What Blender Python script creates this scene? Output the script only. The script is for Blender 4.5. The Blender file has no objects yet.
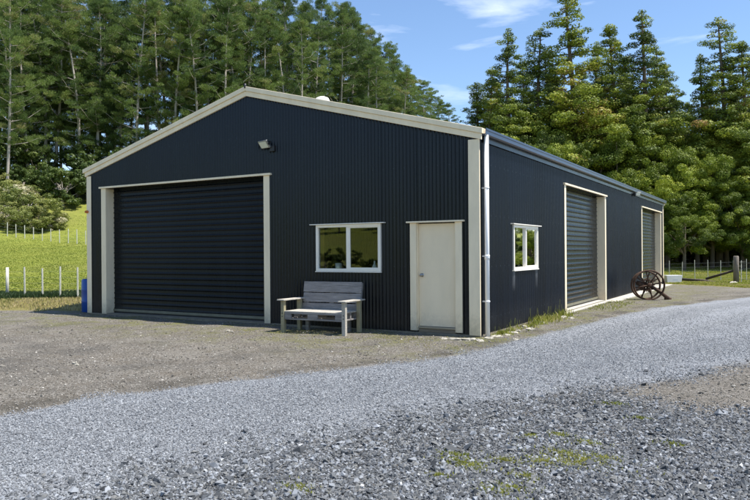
import bpy, math, random
import numpy as np
from mathutils import Vector, Matrix
R = math.radians
SC = bpy.context.scene
COL = SC.collection

# ------------------------------------------------------------------ camera, sky, sun, exposure
F, CX, CY, CZ, YAW, ROLL, SY = 691.234, 4.6221, -11.3638, 1.5, -0.5361, -0.0073, 252.335
cam_d = bpy.data.cameras.new('camera'); cam = bpy.data.objects.new('camera', cam_d); COL.objects.link(cam)
cam_d.sensor_width = 36; cam_d.lens = F/750*36; cam_d.shift_y = (SY-250)/750
cam_d.clip_start = .05; cam_d.clip_end = 3000
cr, sr, cyw, syw = math.cos(ROLL), math.sin(ROLL), math.cos(YAW), math.sin(YAW)
rt = Vector((cyw, -syw, 0)); fw = Vector((syw, cyw, 0)); up = Vector((0, 0, 1))
rt2 = rt*cr + up*sr; up2 = up*cr - rt*sr
M3 = Matrix((rt2, up2, -fw)).transposed()
cam.matrix_world = Matrix.Translation((CX, CY, CZ)) @ M3.to_4x4()
SC.camera = cam

SUN = Vector((.40, .11, .88)).normalized()
sun_d = bpy.data.lights.new('sun', 'SUN'); sun_d.energy = 4.0; sun_d.angle = R(.53); sun_d.color = (1, .955, .88)
sun = bpy.data.objects.new('sun', sun_d); COL.objects.link(sun)
sun.rotation_euler = SUN.to_track_quat('Z', 'Y').to_euler(); sun.location = (0, 0, 40)

W = bpy.data.worlds.new('World'); SC.world = W; W.use_nodes = True
nt = W.node_tree; nt.nodes.clear()
def N(nt, t, **k):
    n = nt.nodes.new(t)
    for a, b in k.items(): setattr(n, a, b)
    return n
sky = N(nt, 'ShaderNodeTexSky', sky_type='NISHITA', sun_disc=False)
sky.sun_elevation = math.asin(SUN.z); sky.sun_rotation = math.atan2(SUN.x, SUN.y)
sky.air_density = 1.0; sky.dust_density = .2; sky.ozone_density = 4.5; sky.altitude = 100
tc = N(nt, 'ShaderNodeTexCoord'); mp = N(nt, 'ShaderNodeMapping')
mp.inputs['Scale'].default_value = (2.2, 2.2, 13.0); mp.inputs['Rotation'].default_value = (R(8), R(-14), R(30))
no = N(nt, 'ShaderNodeTexNoise'); no.inputs['Scale'].default_value = 1.6; no.inputs['Detail'].default_value = 9; no.inputs['Roughness'].default_value = .58; no.inputs['Distortion'].default_value = .5
rp = N(nt, 'ShaderNodeValToRGB'); rp.color_ramp.elements[0].position = .56; rp.color_ramp.elements[1].position = .86
rp.color_ramp.elements[1].color = (.6, .6, .6, 1)
mx = N(nt, 'ShaderNodeMix', data_type='RGBA'); mx.inputs[7].default_value = (8.2, 8.6, 9.4, 1)
bg = N(nt, 'ShaderNodeBackground'); bg.inputs[1].default_value = .10
wo = N(nt, 'ShaderNodeOutputWorld')
L = nt.links.new
L(tc.outputs['Generated'], mp.inputs[0]); L(mp.outputs[0], no.inputs[0]); L(no.outputs[0], rp.inputs[0])
L(rp.outputs[0], mx.inputs[0]); L(sky.outputs[0], mx.inputs[6]); L(mx.outputs[2], bg.inputs[0]); L(bg.outputs[0], wo.inputs[0])
SC.view_settings.view_transform = 'Standard'; SC.view_settings.look = 'None'
SC.view_settings.exposure = 1.02; SC.view_settings.gamma = 1

# ------------------------------------------------------------------ helpers
def place(px, dep, z=0):
    """ground position seen at photo column px (0..750) at depth dep"""
    p = Vector((CX, CY, 0)) + fw*dep + rt*((px-375)/F*dep)
    return Vector((p.x, p.y, z))
def zat(py, dep): return CZ + (SY-py)/F*dep
def interp(x, xs, ys): return float(np.interp(x, xs, ys))

def tag(o, label, cat, group=None, kind=None):
    if label: o['label'] = label
    if cat: o['category'] = cat
    if group: o['group'] = group
    if kind: o['kind'] = kind
    return o
def empty(name, loc=(0, 0, 0), rz=0, scale=1):
    o = bpy.data.objects.new(name, None); COL.objects.link(o); o.location = loc; o.rotation_euler = (0, 0, rz)
    o.scale = (scale,)*3; o.empty_display_size = .2
    return o
def copy_tree(o, parent=None):
    c = o.copy(); COL.objects.link(c); c.parent = parent
    for ch in o.children: copy_tree(ch, c)
    return c
class MB:
    def __init__(s): s.v = []; s.f = []; s.sm = []
    def add(s, vs, fs, smooth=False):
        b = len(s.v); s.v += [tuple(v) for v in vs]; s.f += [tuple(i+b for i in f) for f in fs]; s.sm += [smooth]*len(fs)
        return s
    def box(s, x0, x1, y0, y1, z0, z1, M=None):
        vs = [Vector((x, y, z)) for z in (z0, z1) for y in (y0, y1) for x in (x0, x1)]
        if M: vs = [M @ v for v in vs]
        return s.add(vs, [(0, 2, 3, 1), (4, 5, 7, 6), (0, 1, 5, 4), (2, 6, 7, 3), (0, 4, 6, 2), (1, 3, 7, 5)])
    def tube(s, pts, rad, n=10, cap=True, smooth=True):
        pts = [Vector(p) for p in pts]
        if not hasattr(rad, '__len__'): rad = [rad]*len(pts)
        vs = []; prev = None
        for i, p in enumerate(pts):
            d = (pts[min(i+1, len(pts)-1)]-pts[max(i-1, 0)]).normalized()
            if prev is None:
                a = d.orthogonal().normalized()
            else:
                a = (prev - d*prev.dot(d)).normalized()
            prev = a; b = d.cross(a)
            for k in range(n):
                t = 2*math.pi*k/n; vs.append(p + (a*math.cos(t)+b*math.sin(t))*rad[i])
        fs = [(i*n+k, i*n+(k+1) % n, (i+1)*n+(k+1) % n, (i+1)*n+k) for i in range(len(pts)-1) for k in range(n)]
        s.add(vs, fs, smooth)
        if cap: s.add([], []); b0 = len(s.v)-len(vs); s.f += [tuple(b0+k for k in range(n))[::-1], tuple(b0+(len(pts)-1)*n+k for k in range(n))]; s.sm += [False]*2
        return s
    def lathe(s, prof, c=(0, 0, 0), n=24, M=None):
        vs = [Vector((r*math.cos(2*math.pi*k/n), r*math.sin(2*math.pi*k/n), z)) for r, z in prof for k in range(n)]
        M = M or Matrix.Identity(4); vs = [Vector(c) + (M @ v) for v in vs]
        return s.add(vs, [(i*n+k, i*n+(k+1) % n, (i+1)*n+(k+1) % n, (i+1)*n+k) for i in range(len(prof)-1) for k in range(n)], True)
    def torus(s, R_, r, c, M, n=40, m=8, flat=1):
        vs = []
        for i in range(n):
            a = 2*math.pi*i/n
            for j in range(m):
                b = 2*math.pi*(j+.5)/m
                vs.append(Vector(c) + M @ Vector(((R_+r*math.cos(b))*math.cos(a), (R_+r*math.cos(b))*math.sin(a), r*flat*math.sin(b))))
        return s.add(vs, [(i*m+j, ((i+1) % n)*m+j, ((i+1) % n)*m+(j+1) % m, i*m+(j+1) % m) for i in range(n) for j in range(m)], True)
    def build(s, name, mat, parent=None, bevel=0):
        me = bpy.data.meshes.new(name); me.from_pydata(s.v, [], s.f); me.update()
        me.polygons.foreach_set('use_smooth', s.sm)
        me.materials.append(mat)
        o = bpy.data.objects.new(name, me); COL.objects.link(o); o.parent = parent
        if bevel:
            b = o.modifiers.new('bevel', 'BEVEL'); b.width = bevel; b.segments = 2; b.limit_method = 'ANGLE'
        return o
def mesh_np(name, V, Fq, mat, parent=None, tint=None, smooth=False, link=True):
    """V (n,3), Fq (m,k) numpy; tint per face"""
    me = bpy.data.meshes.new(name); k = Fq.shape[1]
    me.vertices.add(len(V)); me.vertices.foreach_set('co', V.astype(np.float32).ravel())
    me.loops.add(Fq.size); me.loops.foreach_set('vertex_index', Fq.astype(np.int32).ravel())
    me.polygons.add(len(Fq)); me.polygons.foreach_set('loop_start', np.arange(0, Fq.size, k, dtype=np.int32))
    me.polygons.foreach_set('loop_total', np.full(len(Fq), k, dtype=np.int32))
    me.polygons.foreach_set('use_smooth', np.full(len(Fq), bool(smooth)))
    if tint is not None:
        a = me.attributes.new('tint', 'FLOAT', 'FACE'); a.data.foreach_set('value', tint.astype(np.float32))
    me.materials.append(mat); me.update(calc_edges=True); me.validate()
    if not link: return me
    o = bpy.data.objects.new(name, me); COL.objects.link(o); o.parent = parent
    return o

# ------------------------------------------------------------------ materials
def mat(name, col, rough=.6, metal=0, spec=.5, bump=None, var=None, coat=0, splash=0):
    """col linear rgb; var=(scale, amount[, stretch]); bump=(scale, strength)"""
    m = bpy.data.materials.new(name); m.use_nodes = True; t = m.node_tree; b = t.nodes['Principled BSDF']
    b.inputs['Base Color'].default_value = (*col, 1); b.inputs['Roughness'].default_value = rough
    b.inputs['Metallic'].default_value = metal; b.inputs['Specular IOR Level'].default_value = spec
    b.inputs['Coat Weight'].default_value = coat
    tcn = N(t, 'ShaderNodeTexCoord')
    if var:
        mpn = N(t, 'ShaderNodeMapping'); mpn.inputs['Scale'].default_value = var[2] if len(var) > 2 else (1, 1, 1)
        n = N(t, 'ShaderNodeTexNoise'); n.inputs['Scale'].default_value = var[0]; n.inputs['Detail'].default_value = 8; n.inputs['Roughness'].default_value = .65
        r = N(t, 'ShaderNodeMapRange'); r.inputs[1].default_value = .3; r.inputs[2].default_value = .7
        r.inputs[3].default_value = 1-var[1]; r.inputs[4].default_value = 1+var[1]
        mul = N(t, 'ShaderNodeMix', data_type='RGBA', blend_type='MULTIPLY'); mul.inputs[0].default_value = 1; mul.inputs[6].default_value = (*col, 1)
        t.links.new(tcn.outputs['Object'], mpn.inputs[0]); t.links.new(mpn.outputs[0], n.inputs[0]); t.links.new(n.outputs[0], r.inputs[0])
        t.links.new(r.outputs[0], mul.inputs[7]); t.links.new(mul.outputs[2], b.inputs['Base Color'])
        if splash:      # mud thrown up from the gravel, ragged upper edge
            sp = N(t, 'ShaderNodeSeparateXYZ'); t.links.new(tcn.outputs['Object'], sp.inputs[0])
            n5 = N(t, 'ShaderNodeTexNoise'); n5.inputs['Scale'].default_value = 11; n5.inputs['Detail'].default_value = 7; n5.inputs['Roughness'].default_value = .75
            t.links.new(tcn.outputs['Object'], n5.inputs[0])
            ad = N(t, 'ShaderNodeMath', operation='MULTIPLY_ADD'); ad.inputs[1].default_value = -.9; t.links.new(n5.outputs[0], ad.inputs[0]); t.links.new(sp.outputs[2], ad.inputs[2])
            mr = N(t, 'ShaderNodeMapRange'); mr.inputs[1].default_value = -.05; mr.inputs[2].default_value = -.45; mr.inputs[4].default_value = splash
            t.links.new(ad.outputs[0], mr.inputs[0])
            m6 = N(t, 'ShaderNodeMix', data_type='RGBA'); m6.inputs[7].default_value = (.22, .18, .12, 1)
            t.links.new(mr.outputs[0], m6.inputs[0]); t.links.new(mul.outputs[2], m6.inputs[6]); t.links.new(m6.outputs[2], b.inputs['Base Color'])
    if bump:
        n = N(t, 'ShaderNodeTexNoise'); n.inputs['Scale'].default_value = bump[0]; n.inputs['Detail'].default_value = 6
        bn = N(t, 'ShaderNodeBump'); bn.inputs['Strength'].default_value = bump[1]; bn.inputs['Distance'].default_value = .02
        t.links.new(tcn.outputs['Object'], n.inputs[0]); t.links.new(n.outputs[0], bn.inputs['Height']); t.links.new(bn.outputs[0], b.inputs['Normal'])
    return m

def steel_mat(name, col):
    """weathered painted steel: streaks, dust near the ground, small pale scuffs"""
    m = mat(name, col, .42, spec=.36 if name == 'navy_steel' else .16); t = m.node_tree; b = t.nodes['Principled BSDF']
    tcn = N(t, 'ShaderNodeTexCoord')
    mpn = N(t, 'ShaderNodeMapping'); mpn.inputs['Scale'].default_value = (3, 3, .35)
    n = N(t, 'ShaderNodeTexNoise'); n.inputs['Scale'].default_value = 1.3; n.inputs['Detail'].default_value = 9; n.inputs['Roughness'].default_value = .7
    r = N(t, 'ShaderNodeMapRange'); r.inputs[1].default_value = .3; r.inputs[2].default_value = .75; r.inputs[3].default_value = .75; r.inputs[4].default_value = 1.35
    mul = N(t, 'ShaderNodeMix', data_type='RGBA', blend_type='MULTIPLY'); mul.inputs[0].default_value = 1; mul.inputs[6].default_value = (*col, 1)
    L = t.links.new
    L(tcn.outputs['Object'], mpn.inputs[0]); L(mpn.outputs[0], n.inputs[0]); L(n.outputs[0], r.inputs[0]); L(r.outputs[0], mul.inputs[7])
    # dust splashed up from the gravel
    sp = N(t, 'ShaderNodeSeparateXYZ'); L(tcn.outputs['Object'], sp.inputs[0])
    n2 = N(t, 'ShaderNodeTexNoise'); n2.inputs['Scale'].default_value = 5; n2.inputs['Detail'].default_value = 6; L(tcn.outputs['Object'], n2.inputs[0])
    md = N(t, 'ShaderNodeMapRange'); md.inputs[1].default_value = .55; md.inputs[2].default_value = .0; md.inputs[3].default_value = 0; md.inputs[4].default_value = .32
    L(sp.outputs[2], md.inputs[0])
    mm = N(t, 'ShaderNodeMath', operation='MULTIPLY'); L(md.outputs[0], mm.inputs[0]); L(n2.outputs[0], mm.inputs[1])
    mix = N(t, 'ShaderNodeMix', data_type='RGBA'); mix.inputs[7].default_value = (.10, .09, .075, 1)
    L(mm.outputs[0], mix.inputs[0]); L(mul.outputs[2], mix.inputs[6])
    # faint pale scuffs
    n3 = N(t, 'ShaderNodeTexNoise'); n3.inputs['Scale'].default_value = 9; n3.inputs['Detail'].default_value = 4; n3.inputs['Roughness'].default_value = .8
    L(tcn.outputs['Object'], n3.inputs[0])
    m3 = N(t, 'ShaderNodeMapRange'); m3.inputs[1].default_value = .70; m3.inputs[2].default_value = .82; m3.inputs[4].default_value = .25; L(n3.outputs[0], m3.inputs[0])
    mix2 = N(t, 'ShaderNodeMix', data_type='RGBA'); mix2.inputs[7].default_value = (.3, .32, .34, 1)
    L(m3.outputs[0], mix2.inputs[0]); L(mix.outputs[2], mix2.inputs[6])
    def mth(op, a, b_=None, c=None):
        q = N(t, 'ShaderNodeMath', operation=op)
        for i, v in enumerate((a, b_, c)):
            if v is None: continue
            if isinstance(v, (int, float)): q.inputs[i].default_value = v
            else: L(v, q.inputs[i])
        return q.outputs[0]
    # each sheet weathers a little differently, with a thin lap line and rows of screw heads
    u = mth('ADD', sp.outputs[0], sp.outputs[1]); us = mth('DIVIDE', u, .762); cell = mth('FLOOR', us); fr = mth('FRACT', us)
    wn = N(t, 'ShaderNodeTexWhiteNoise', noise_dimensions='1D'); L(cell, wn.inputs['W'])
    tone = mth('MULTIPLY_ADD', wn.outputs['Value'], .34, .83)
    lap = mth('MULTIPLY_ADD', mth('LESS_THAN', fr, .012), -.45, 1)
    tl = mth('MULTIPLY', tone, lap)
    mul2 = N(t, 'ShaderNodeMix', data_type='RGBA', blend_type='MULTIPLY'); mul2.inputs[0].default_value = 1
    L(mix2.outputs[2], mul2.inputs[6]); L(tl, mul2.inputs[7])
    su = mth('ABSOLUTE', mth('SUBTRACT', mth('FRACT', mth('DIVIDE', u, .2286)), .5)); sv = mth('ABSOLUTE', mth('SUBTRACT', mth('FRACT', mth('DIVIDE', mth('ADD', sp.outputs[2], .15), .92)), .5))
    dot = mth('MULTIPLY', mth('LESS_THAN', su, .028), mth('LESS_THAN', sv, .0075))
    mix3 = N(t, 'ShaderNodeMix', data_type='RGBA'); mix3.inputs[7].default_value = (.07, .085, .10, 1)
    L(mth('MULTIPLY', dot, .8 if name == 'navy_steel' else 0), mix3.inputs[0]); L(mul2.outputs[2], mix3.inputs[6])
    # white mineral runs below the two lower corners of the side window
    yy = sp.outputs[1]
    g1_ = mth('SUBTRACT', 1, mth('MULTIPLY', mth('ABSOLUTE', mth('SUBTRACT', yy, 1.76)), 9)); g2_ = mth('SUBTRACT', 1, mth('MULTIPLY', mth('ABSOLUTE', mth('SUBTRACT', yy, 3.20)), 9))
    gg_ = mth('MAXIMUM', mth('MAXIMUM', g1_, g2_), 0)
    vz = N(t, 'ShaderNodeMapRange'); vz.inputs[1].default_value = .70; vz.inputs[2].default_value = 1.1; L(sp.outputs[2], vz.inputs[0])
    onx = mth('MULTIPLY', mth('GREATER_THAN', sp.outputs[0], -.03), mth('LESS_THAN', sp.outputs[2], 1.13))
    st = mth('MULTIPLY', mth('MULTIPLY', mth('MULTIPLY', gg_, vz.outputs[0]), onx), mth('MULTIPLY', n2.outputs[0], .75 if name == 'navy_steel' else 0))
    mix4 = N(t, 'ShaderNodeMix', data_type='RGBA'); mix4.inputs[7].default_value = (.4, .42, .44, 1)
    L(st, mix4.inputs[0]); L(mix3.outputs[2], mix4.inputs[6]); L(mix4.outputs[2], b.inputs['Base Color'])
    rr = N(t, 'ShaderNodeMapRange'); rr.inputs[3].default_value = .18; rr.inputs[4].default_value = .38; L(n.outputs[0], rr.inputs[0]); L(rr.outputs[0], b.inputs['Roughness'])
    return m
M = {}
M['navy'] = steel_mat('navy_steel', (.0032, .0058, .0120))
M['door_navy'] = steel_mat('door_steel', (.0065, .0080, .0095))
M['gutter'] = mat('gutter_steel', (.022, .032, .065), .3, spec=.6, var=(3, .15))
M['cream'] = mat('cream_steel', (.90, .76, .54), .45, var=(2.5, .09, (2, 2, .5)), splash=.45)
M['cream_door'] = mat('cream_door', (.90, .75, .53), .5, var=(3, .06, (1, 1, .4)), splash=.28)
M['white'] = mat('white_paint', (.88, .83, .72), .4, var=(4, .05))
M['pipe'] = mat('pipe_plastic', (.84, .84, .84), .6, var=(3, .06, (1, 1, .3)))
M['black'] = mat('black_rubber', (.012, .012, .013), .6)
M['dark_metal'] = mat('dark_metal', (.03, .03, .032), .45, metal=.3)
M['steel'] = mat('bare_steel', (.35, .35, .34), .35, metal=.9)
M['olive_rail'] = mat('bottom_rail', (.17, .16, .11), .5, var=(6, .2))
M['concrete'] = mat('concrete', (.46, .43, .37), .85, bump=(25, .4), var=(5, .22))
M['slab'] = mat('dirty_concrete', (.20, .175, .13), .9, bump=(25, .4), var=(5, .3))
M['pale_rock'] = mat('pale_rock', (.36, .335, .28), .9, bump=(18, .6), var=(9, .25))
M['wood_grey'] = mat('weathered_wood', (.235, .22, .21), .8, bump=(30, .5), var=(9, .5, (.35, 7, 7)))
M['wood_pale'] = mat('pale_wood', (.43, .40, .345), .75, bump=(30, .4), var=(7, .22, (2, 2, .6)))
M['wood_green'] = mat('treated_wood', (.30, .27, .17), .8, bump=(30, .4), var=(7, .25, (2, 2, .6)))
M['sill_wood'] = mat('sill_wood', (.24, .19, .13), .85, var=(9, .3, (.5, 3, 3)))
M['pine_trim'] = mat('yellow_pine', (.62, .43, .12), .6, var=(5, .12, (3, 3, .4)))
M['ply'] = mat('plywood', (.62, .45, .22), .7, var=(4, .15))
M['dark_wood'] = mat('dark_old_wood', (.075, .055, .04), .85, bump=(20, .5), var=(8, .3))
M['post_wood'] = mat('grey_post_wood', (.20, .17, .14), .9, bump=(20, .6), var=(6, .3, (3, 3, .4)))
M['batten'] = mat('pale_batten', (.56, .54, .47), .75, var=(6, .15))
M['wire'] = mat('wire', (.32, .33, .32), .4, metal=.6)
M['rust'] = mat('rusty_iron', (.075, .040, .024), .85, metal=.15, bump=(40, .6), var=(14, .4))
M['blue'] = mat('blue_plastic', (.008, .07, .33), .4, var=(3, .1))
M['orange'] = mat('orange_plastic', (.62, .17, .03), .5)
M['lens'] = mat('lamp_lens', (.72, .74, .62), .25, spec=.7)
M['mug'] = mat('white_ceramic', (.8, .8, .8), .25)
M['bark_grey'] = mat('grey_bark', (.36, .32, .28), .9, bump=(9, .8), var=(3, .3, (3, 3, .5)))
M['bark_brown'] = mat('brown_bark', (.13, .10, .075), .9, bump=(9, .8), var=(3, .3, (3, 3, .5)))

def glass_mat():
    m = bpy.data.materials.new('window_glass'); m.use_nodes = True; t = m.node_tree; t.nodes.clear()
    tr = N(t, 'ShaderNodeBsdfTransparent'); tr.inputs[0].default_value = (.90, .94, .91, 1)
    gl = N(t, 'ShaderNodeBsdfGlossy'); gl.inputs['Roughness'].default_value = .015
    fr = N(t, 'ShaderNodeFresnel'); fr.inputs[0].default_value = 1.5
    mx = N(t, 'ShaderNodeMixShader'); o = N(t, 'ShaderNodeOutputMaterial')
    t.links.new(fr.outputs[0], mx.inputs[0]); t.links.new(tr.outputs[0], mx.inputs[1]); t.links.new(gl.outputs[0], mx.inputs[2]); t.links.new(mx.outputs[0], o.inputs[0])
    return m
M['glass'] = glass_mat()

def leaf_mat(name, stops, trans=.3, rough=.55):
    m = bpy.data.materials.new(name); m.use_nodes = True; t = m.node_tree; t.nodes.clear(); L = t.links.new
    at = N(t, 'ShaderNodeAttribute', attribute_name='tint'); oi = N(t, 'ShaderNodeObjectInfo')
    ma = N(t, 'ShaderNodeMath', operation='MULTIPLY_ADD'); ma.inputs[1].default_value = .42; 
    sb = N(t, 'ShaderNodeMath', operation='SUBTRACT'); sb.inputs[1].default_value = .22
    L(oi.outputs['Random'], ma.inputs[0]); L(at.outputs['Fac'], ma.inputs[2]); L(ma.outputs[0], sb.inputs[0])
    cr = N(t, 'ShaderNodeValToRGB'); e = cr.color_ramp.elements
    e[0].position = stops[0][0]; e[0].color = (*stops[0][1], 1); e[1].position = stops[-1][0]; e[1].color = (*stops[-1][1], 1)
    for p, c in stops[1:-1]:
        x = e.new(p); x.color = (*c, 1)
    L(sb.outputs[0], cr.inputs[0])
    b = N(t, 'ShaderNodeBsdfPrincipled'); b.inputs['Roughness'].default_value = rough; b.inputs['Specular IOR Level'].default_value = .3
    tl = N(t, 'ShaderNodeBsdfTranslucent'); mx = N(t, 'ShaderNodeMixShader'); mx.inputs[0].default_value = trans
    o = N(t, 'ShaderNodeOutputMaterial')
    L(cr.outputs[0], b.inputs['Base Color']); L(cr.outputs[0], tl.inputs[0]); L(b.outputs[0], mx.inputs[1]); L(tl.outputs[0], mx.inputs[2]); L(mx.outputs[0], o.inputs[0])
    return m
M['pine'] = leaf_mat('pine_needles', [(0, (.05, .09, .028)), (.4, (.12, .18, .045)), (.75, (.20, .265, .065)), (1, (.29, .25, .11))], .42)
M['conifer'] = leaf_mat('conifer_foliage', [(0, (.045, .075, .02)), (.35, (.12, .165, .026)), (.6, (.21, .265, .032)), (.85, (.34, .365, .05)), (1, (.32, .20, .07))], .28)
M['broad'] = leaf_mat('broad_foliage', [(0, (.045, .075, .014)), (.35, (.12, .165, .018)), (.7, (.26, .32, .030)), (1, (.44, .46, .06))], .28)
M['understory'] = leaf_mat('understory_leaves', [(0, (.035, .06, .014)), (.6, (.08, .12, .024)), (1, (.14, .18, .035))])
M['scrub'] = leaf_mat('scrub_leaves', [(0, (.10, .13, .03)), (.45, (.22, .25, .06)), (.76, (.32, .31, .11)), (.86, (.5, .47, .3)), (1, (.62, .58, .42))])
M['grassblade'] = leaf_mat('grass_blades', [(0, (.15, .19, .03)), (.5, (.30, .335, .045)), (.8, (.40, .40, .085)), (1, (.48, .41, .18))], .45)
M['drygrass'] = leaf_mat('dry_grass_blades', [(0, (.20, .24, .05)), (.5, (.40, .36, .14)), (1, (.56, .46, .25))], .45)
M['lushgrass'] = leaf_mat('lush_grass_blades', [(0, (.035, .06, .022)), (.6, (.05, .085, .03)), (1, (.07, .11, .035))], .3)
M['weed'] = leaf_mat('weed_leaves', [(0, (.17, .20, .03)), (.6, (.36, .37, .07)), (1, (.52, .46, .18))], .35)

def stone_mat(name, stops, rough=.75):
    m = bpy.data.materials.new(name); m.use_nodes = True; t = m.node_tree; b = t.nodes['Principled BSDF']; L = t.links.new
    at = N(t, 'ShaderNodeAttribute', attribute_name='tint'); cr = N(t, 'ShaderNodeValToRGB'); e = cr.color_ramp.elements
    e[0].position = stops[0][0]; e[0].color = (*stops[0][1], 1); e[1].position = stops[-1][0]; e[1].color = (*stops[-1][1], 1)
    for p, c in stops[1:-1]:
        x = e.new(p); x.color = (*c, 1)
    L(at.outputs['Fac'], cr.inputs[0]); L(cr.outputs[0], b.inputs['Base Color']); b.inputs['Roughness'].default_value = rough
    b.inputs['Specular IOR Level'].default_value = .35
    return m
M['st_road'] = stone_mat('road_chips', [(0, (.08, .083, .088)), (.35, (.175, .184, .196)), (.75, (.265, .278, .292)), (.93, (.34, .355, .37)), (1, (.46, .47, .48))])
M['st_coarse'] = stone_mat('coarse_chips', [(0, (.032, .034, .036)), (.35, (.095, .102, .110)), (.6, (.155, .155, .148)), (.64, (.17, .182, .198)), (.93, (.29, .305, .325)), (1, (.50, .50, .48))])
M['st_brown'] = stone_mat('brown_chips', [(0, (.09, .08, .066)), (.4, (.16, .147, .125)), (.8, (.26, .242, .21)), (1, (.55, .52, .47))])

# ------------------------------------------------------------------ terrain
def hill(x, y):
    t = -.83*x + .55*y
    z = np.interp(t, [-50, 12, 18, 24, 32, 48, 65, 80, 95, 112, 128, 165, 260], [0, 0, -.25, -.32, .1, 1.4, 3.0, 6.0, 10.0, 14.0, 14.2, 7, 3])
    z = z + np.clip((-y-32)*.13, 0, 14)
    und = np.clip((np.abs(t-60)-0)/1, 0, 1)
    z = z + np.where(t > 30, .25*np.sin(x*.11+1.3)*np.cos(y*.09)*np.clip((t-30)/30, 0, 1), 0)
    return z
def hz(x, y): return float(hill(np.array([x]), np.array([y]))[0])
def sdist(P, poly):
    """signed distance to polygon, positive inside"""
    poly = np.array(poly, float); d = np.full(len(P), 1e9); ins = np.zeros(len(P), bool)
    for i in range(len(poly)):
        a = poly[i]; b = poly[(i+1) % len(poly)]; ab = b-a
        t = np.clip(((P-a)@ab)/(ab@ab), 0, 1); q = a+t[:, None]*ab
        d = np.minimum(d, np.hypot(*(P-q).T))
        c = ((a[1] > P[:, 1]) != (b[1] > P[:, 1]))
        with np.errstate(divide='ignore', invalid='ignore'):
            xi = (b[0]-a[0])*(P[:, 1]-a[1])/(b[1]-a[1]+1e-12)+a[0]
        ins ^= c & (P[:, 0] < xi)
    return np.where(ins, d, -d)
U = [(-9, -40), (-3.2, -14), (-1.72, -7.59), (-1.48, -6.43), (-.94, -5.15), (-.05, -3.53), (.5, -2.3), (.72, -.8), (.93, 1.71), (1.16, 3.98), (1.7, 7.9), (3.64, 13.5), (7.5, 18.5), (14, 24), (30, 33)]
LO = [(36, 27), (18, 18), (9.5, 9), (6, 3), (4.2, -.88), (3.33, -2.97), (2.6, -4.0), (1.9, -5.4), (1.4, -6.9), (.9, -9), (-.3, -14), (-5, -40)]
ROAD = U+LO
YARD = [(30, -24), (0, -20), (-14, -17), (-26, -13), (-24, -8), (-16, -1.9), (-13.2, -.6), (-11.4, .35), (-11.2, 22), (.1, 21.6), (1.6, 20.7), (3.2, 19.3), (5, 19.5), (9, 23), (14, 29), (26, 40), (60, 44), (60, -24)]
BROWN = [(2.9, -3.6), (3.5, -2.6), (4.3, -.8), (6, 2.6), (9, 3), (9, -4.5), (4.9, -3.9), (3.9, -4.4)]
DARK_STRIP = [tuple(place(px, d)[:2]) for px, d in [(-60, 28.6), (100, 26.6), (160, 26), (200, 30), (90, 30.8), (40, 30.4), (-60, 31.5)]]  # outline of a darker green strip of grass behind the near fence

def axis(lo, hi, step, far):
    a = list(np.arange(lo, hi+1e-6, step)); s = step; x = hi
    while x < far: s *= 1.13; x += s; a.append(x)
    s = step; x = lo; b = []
    while x > -far: s *= 1.13; x -= s; b.append(x)
    return np.array(b[::-1]+a)
ax = axis(-20, 9, .16, 900); ay = axis(-10, 26, .16, 900)
X, Y = np.meshgrid(ax, ay); P2 = np.stack([X.ravel(), Y.ravel()], 1)
rng = np.random.default_rng(5)
Z = hill(P2[:, 0], P2[:, 1])
sd_yard = sdist(P2, YARD); sd_road = sdist(P2, ROAD); sd_brown = sdist(P2, BROWN); sd_strip = sdist(P2, DARK_STRIP)
near = np.clip(sd_yard/3+.3, 0, 1)
Z += near*(.010*np.sin(P2[:, 0]*2.1+.7*np.sin(P2[:, 1]*1.7))*np.cos(P2[:, 1]*1.3)+.008*np.sin(P2[:, 0]*5+P2[:, 1]*3.3))
Z += .02*np.clip(sd_road/.3, 0, 1)*np.clip(1-np.abs(sd_road)/9, 0, 1)
# low verge bank at the left edge of the yard, in front of the near fence
bank = np.exp(-((sd_yard+1.6)/1.1)**2)*(P2[:, 0] < -11.3)*(P2[:, 1] < 8)
Z += .20*bank*np.clip((-P2[:, 0]-11.3)/1.2, 0, 1)
inshed = (P2[:, 0] > -10.75) & (P2[:, 0] < .1) & (P2[:, 1] > .1) & (P2[:, 1] < 21.3)
Z = np.where(inshed, -.06, Z)
V = np.stack([P2[:, 0], P2[:, 1], Z], 1)
nx, ny = len(ax), len(ay); idx = np.arange(nx*ny).reshape(ny, nx)
Fq = np.stack([idx[:-1, :-1].ravel(), idx[:-1, 1:].ravel(), idx[1:, 1:].ravel(), idx[1:, :-1].ravel()], 1)

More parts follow.
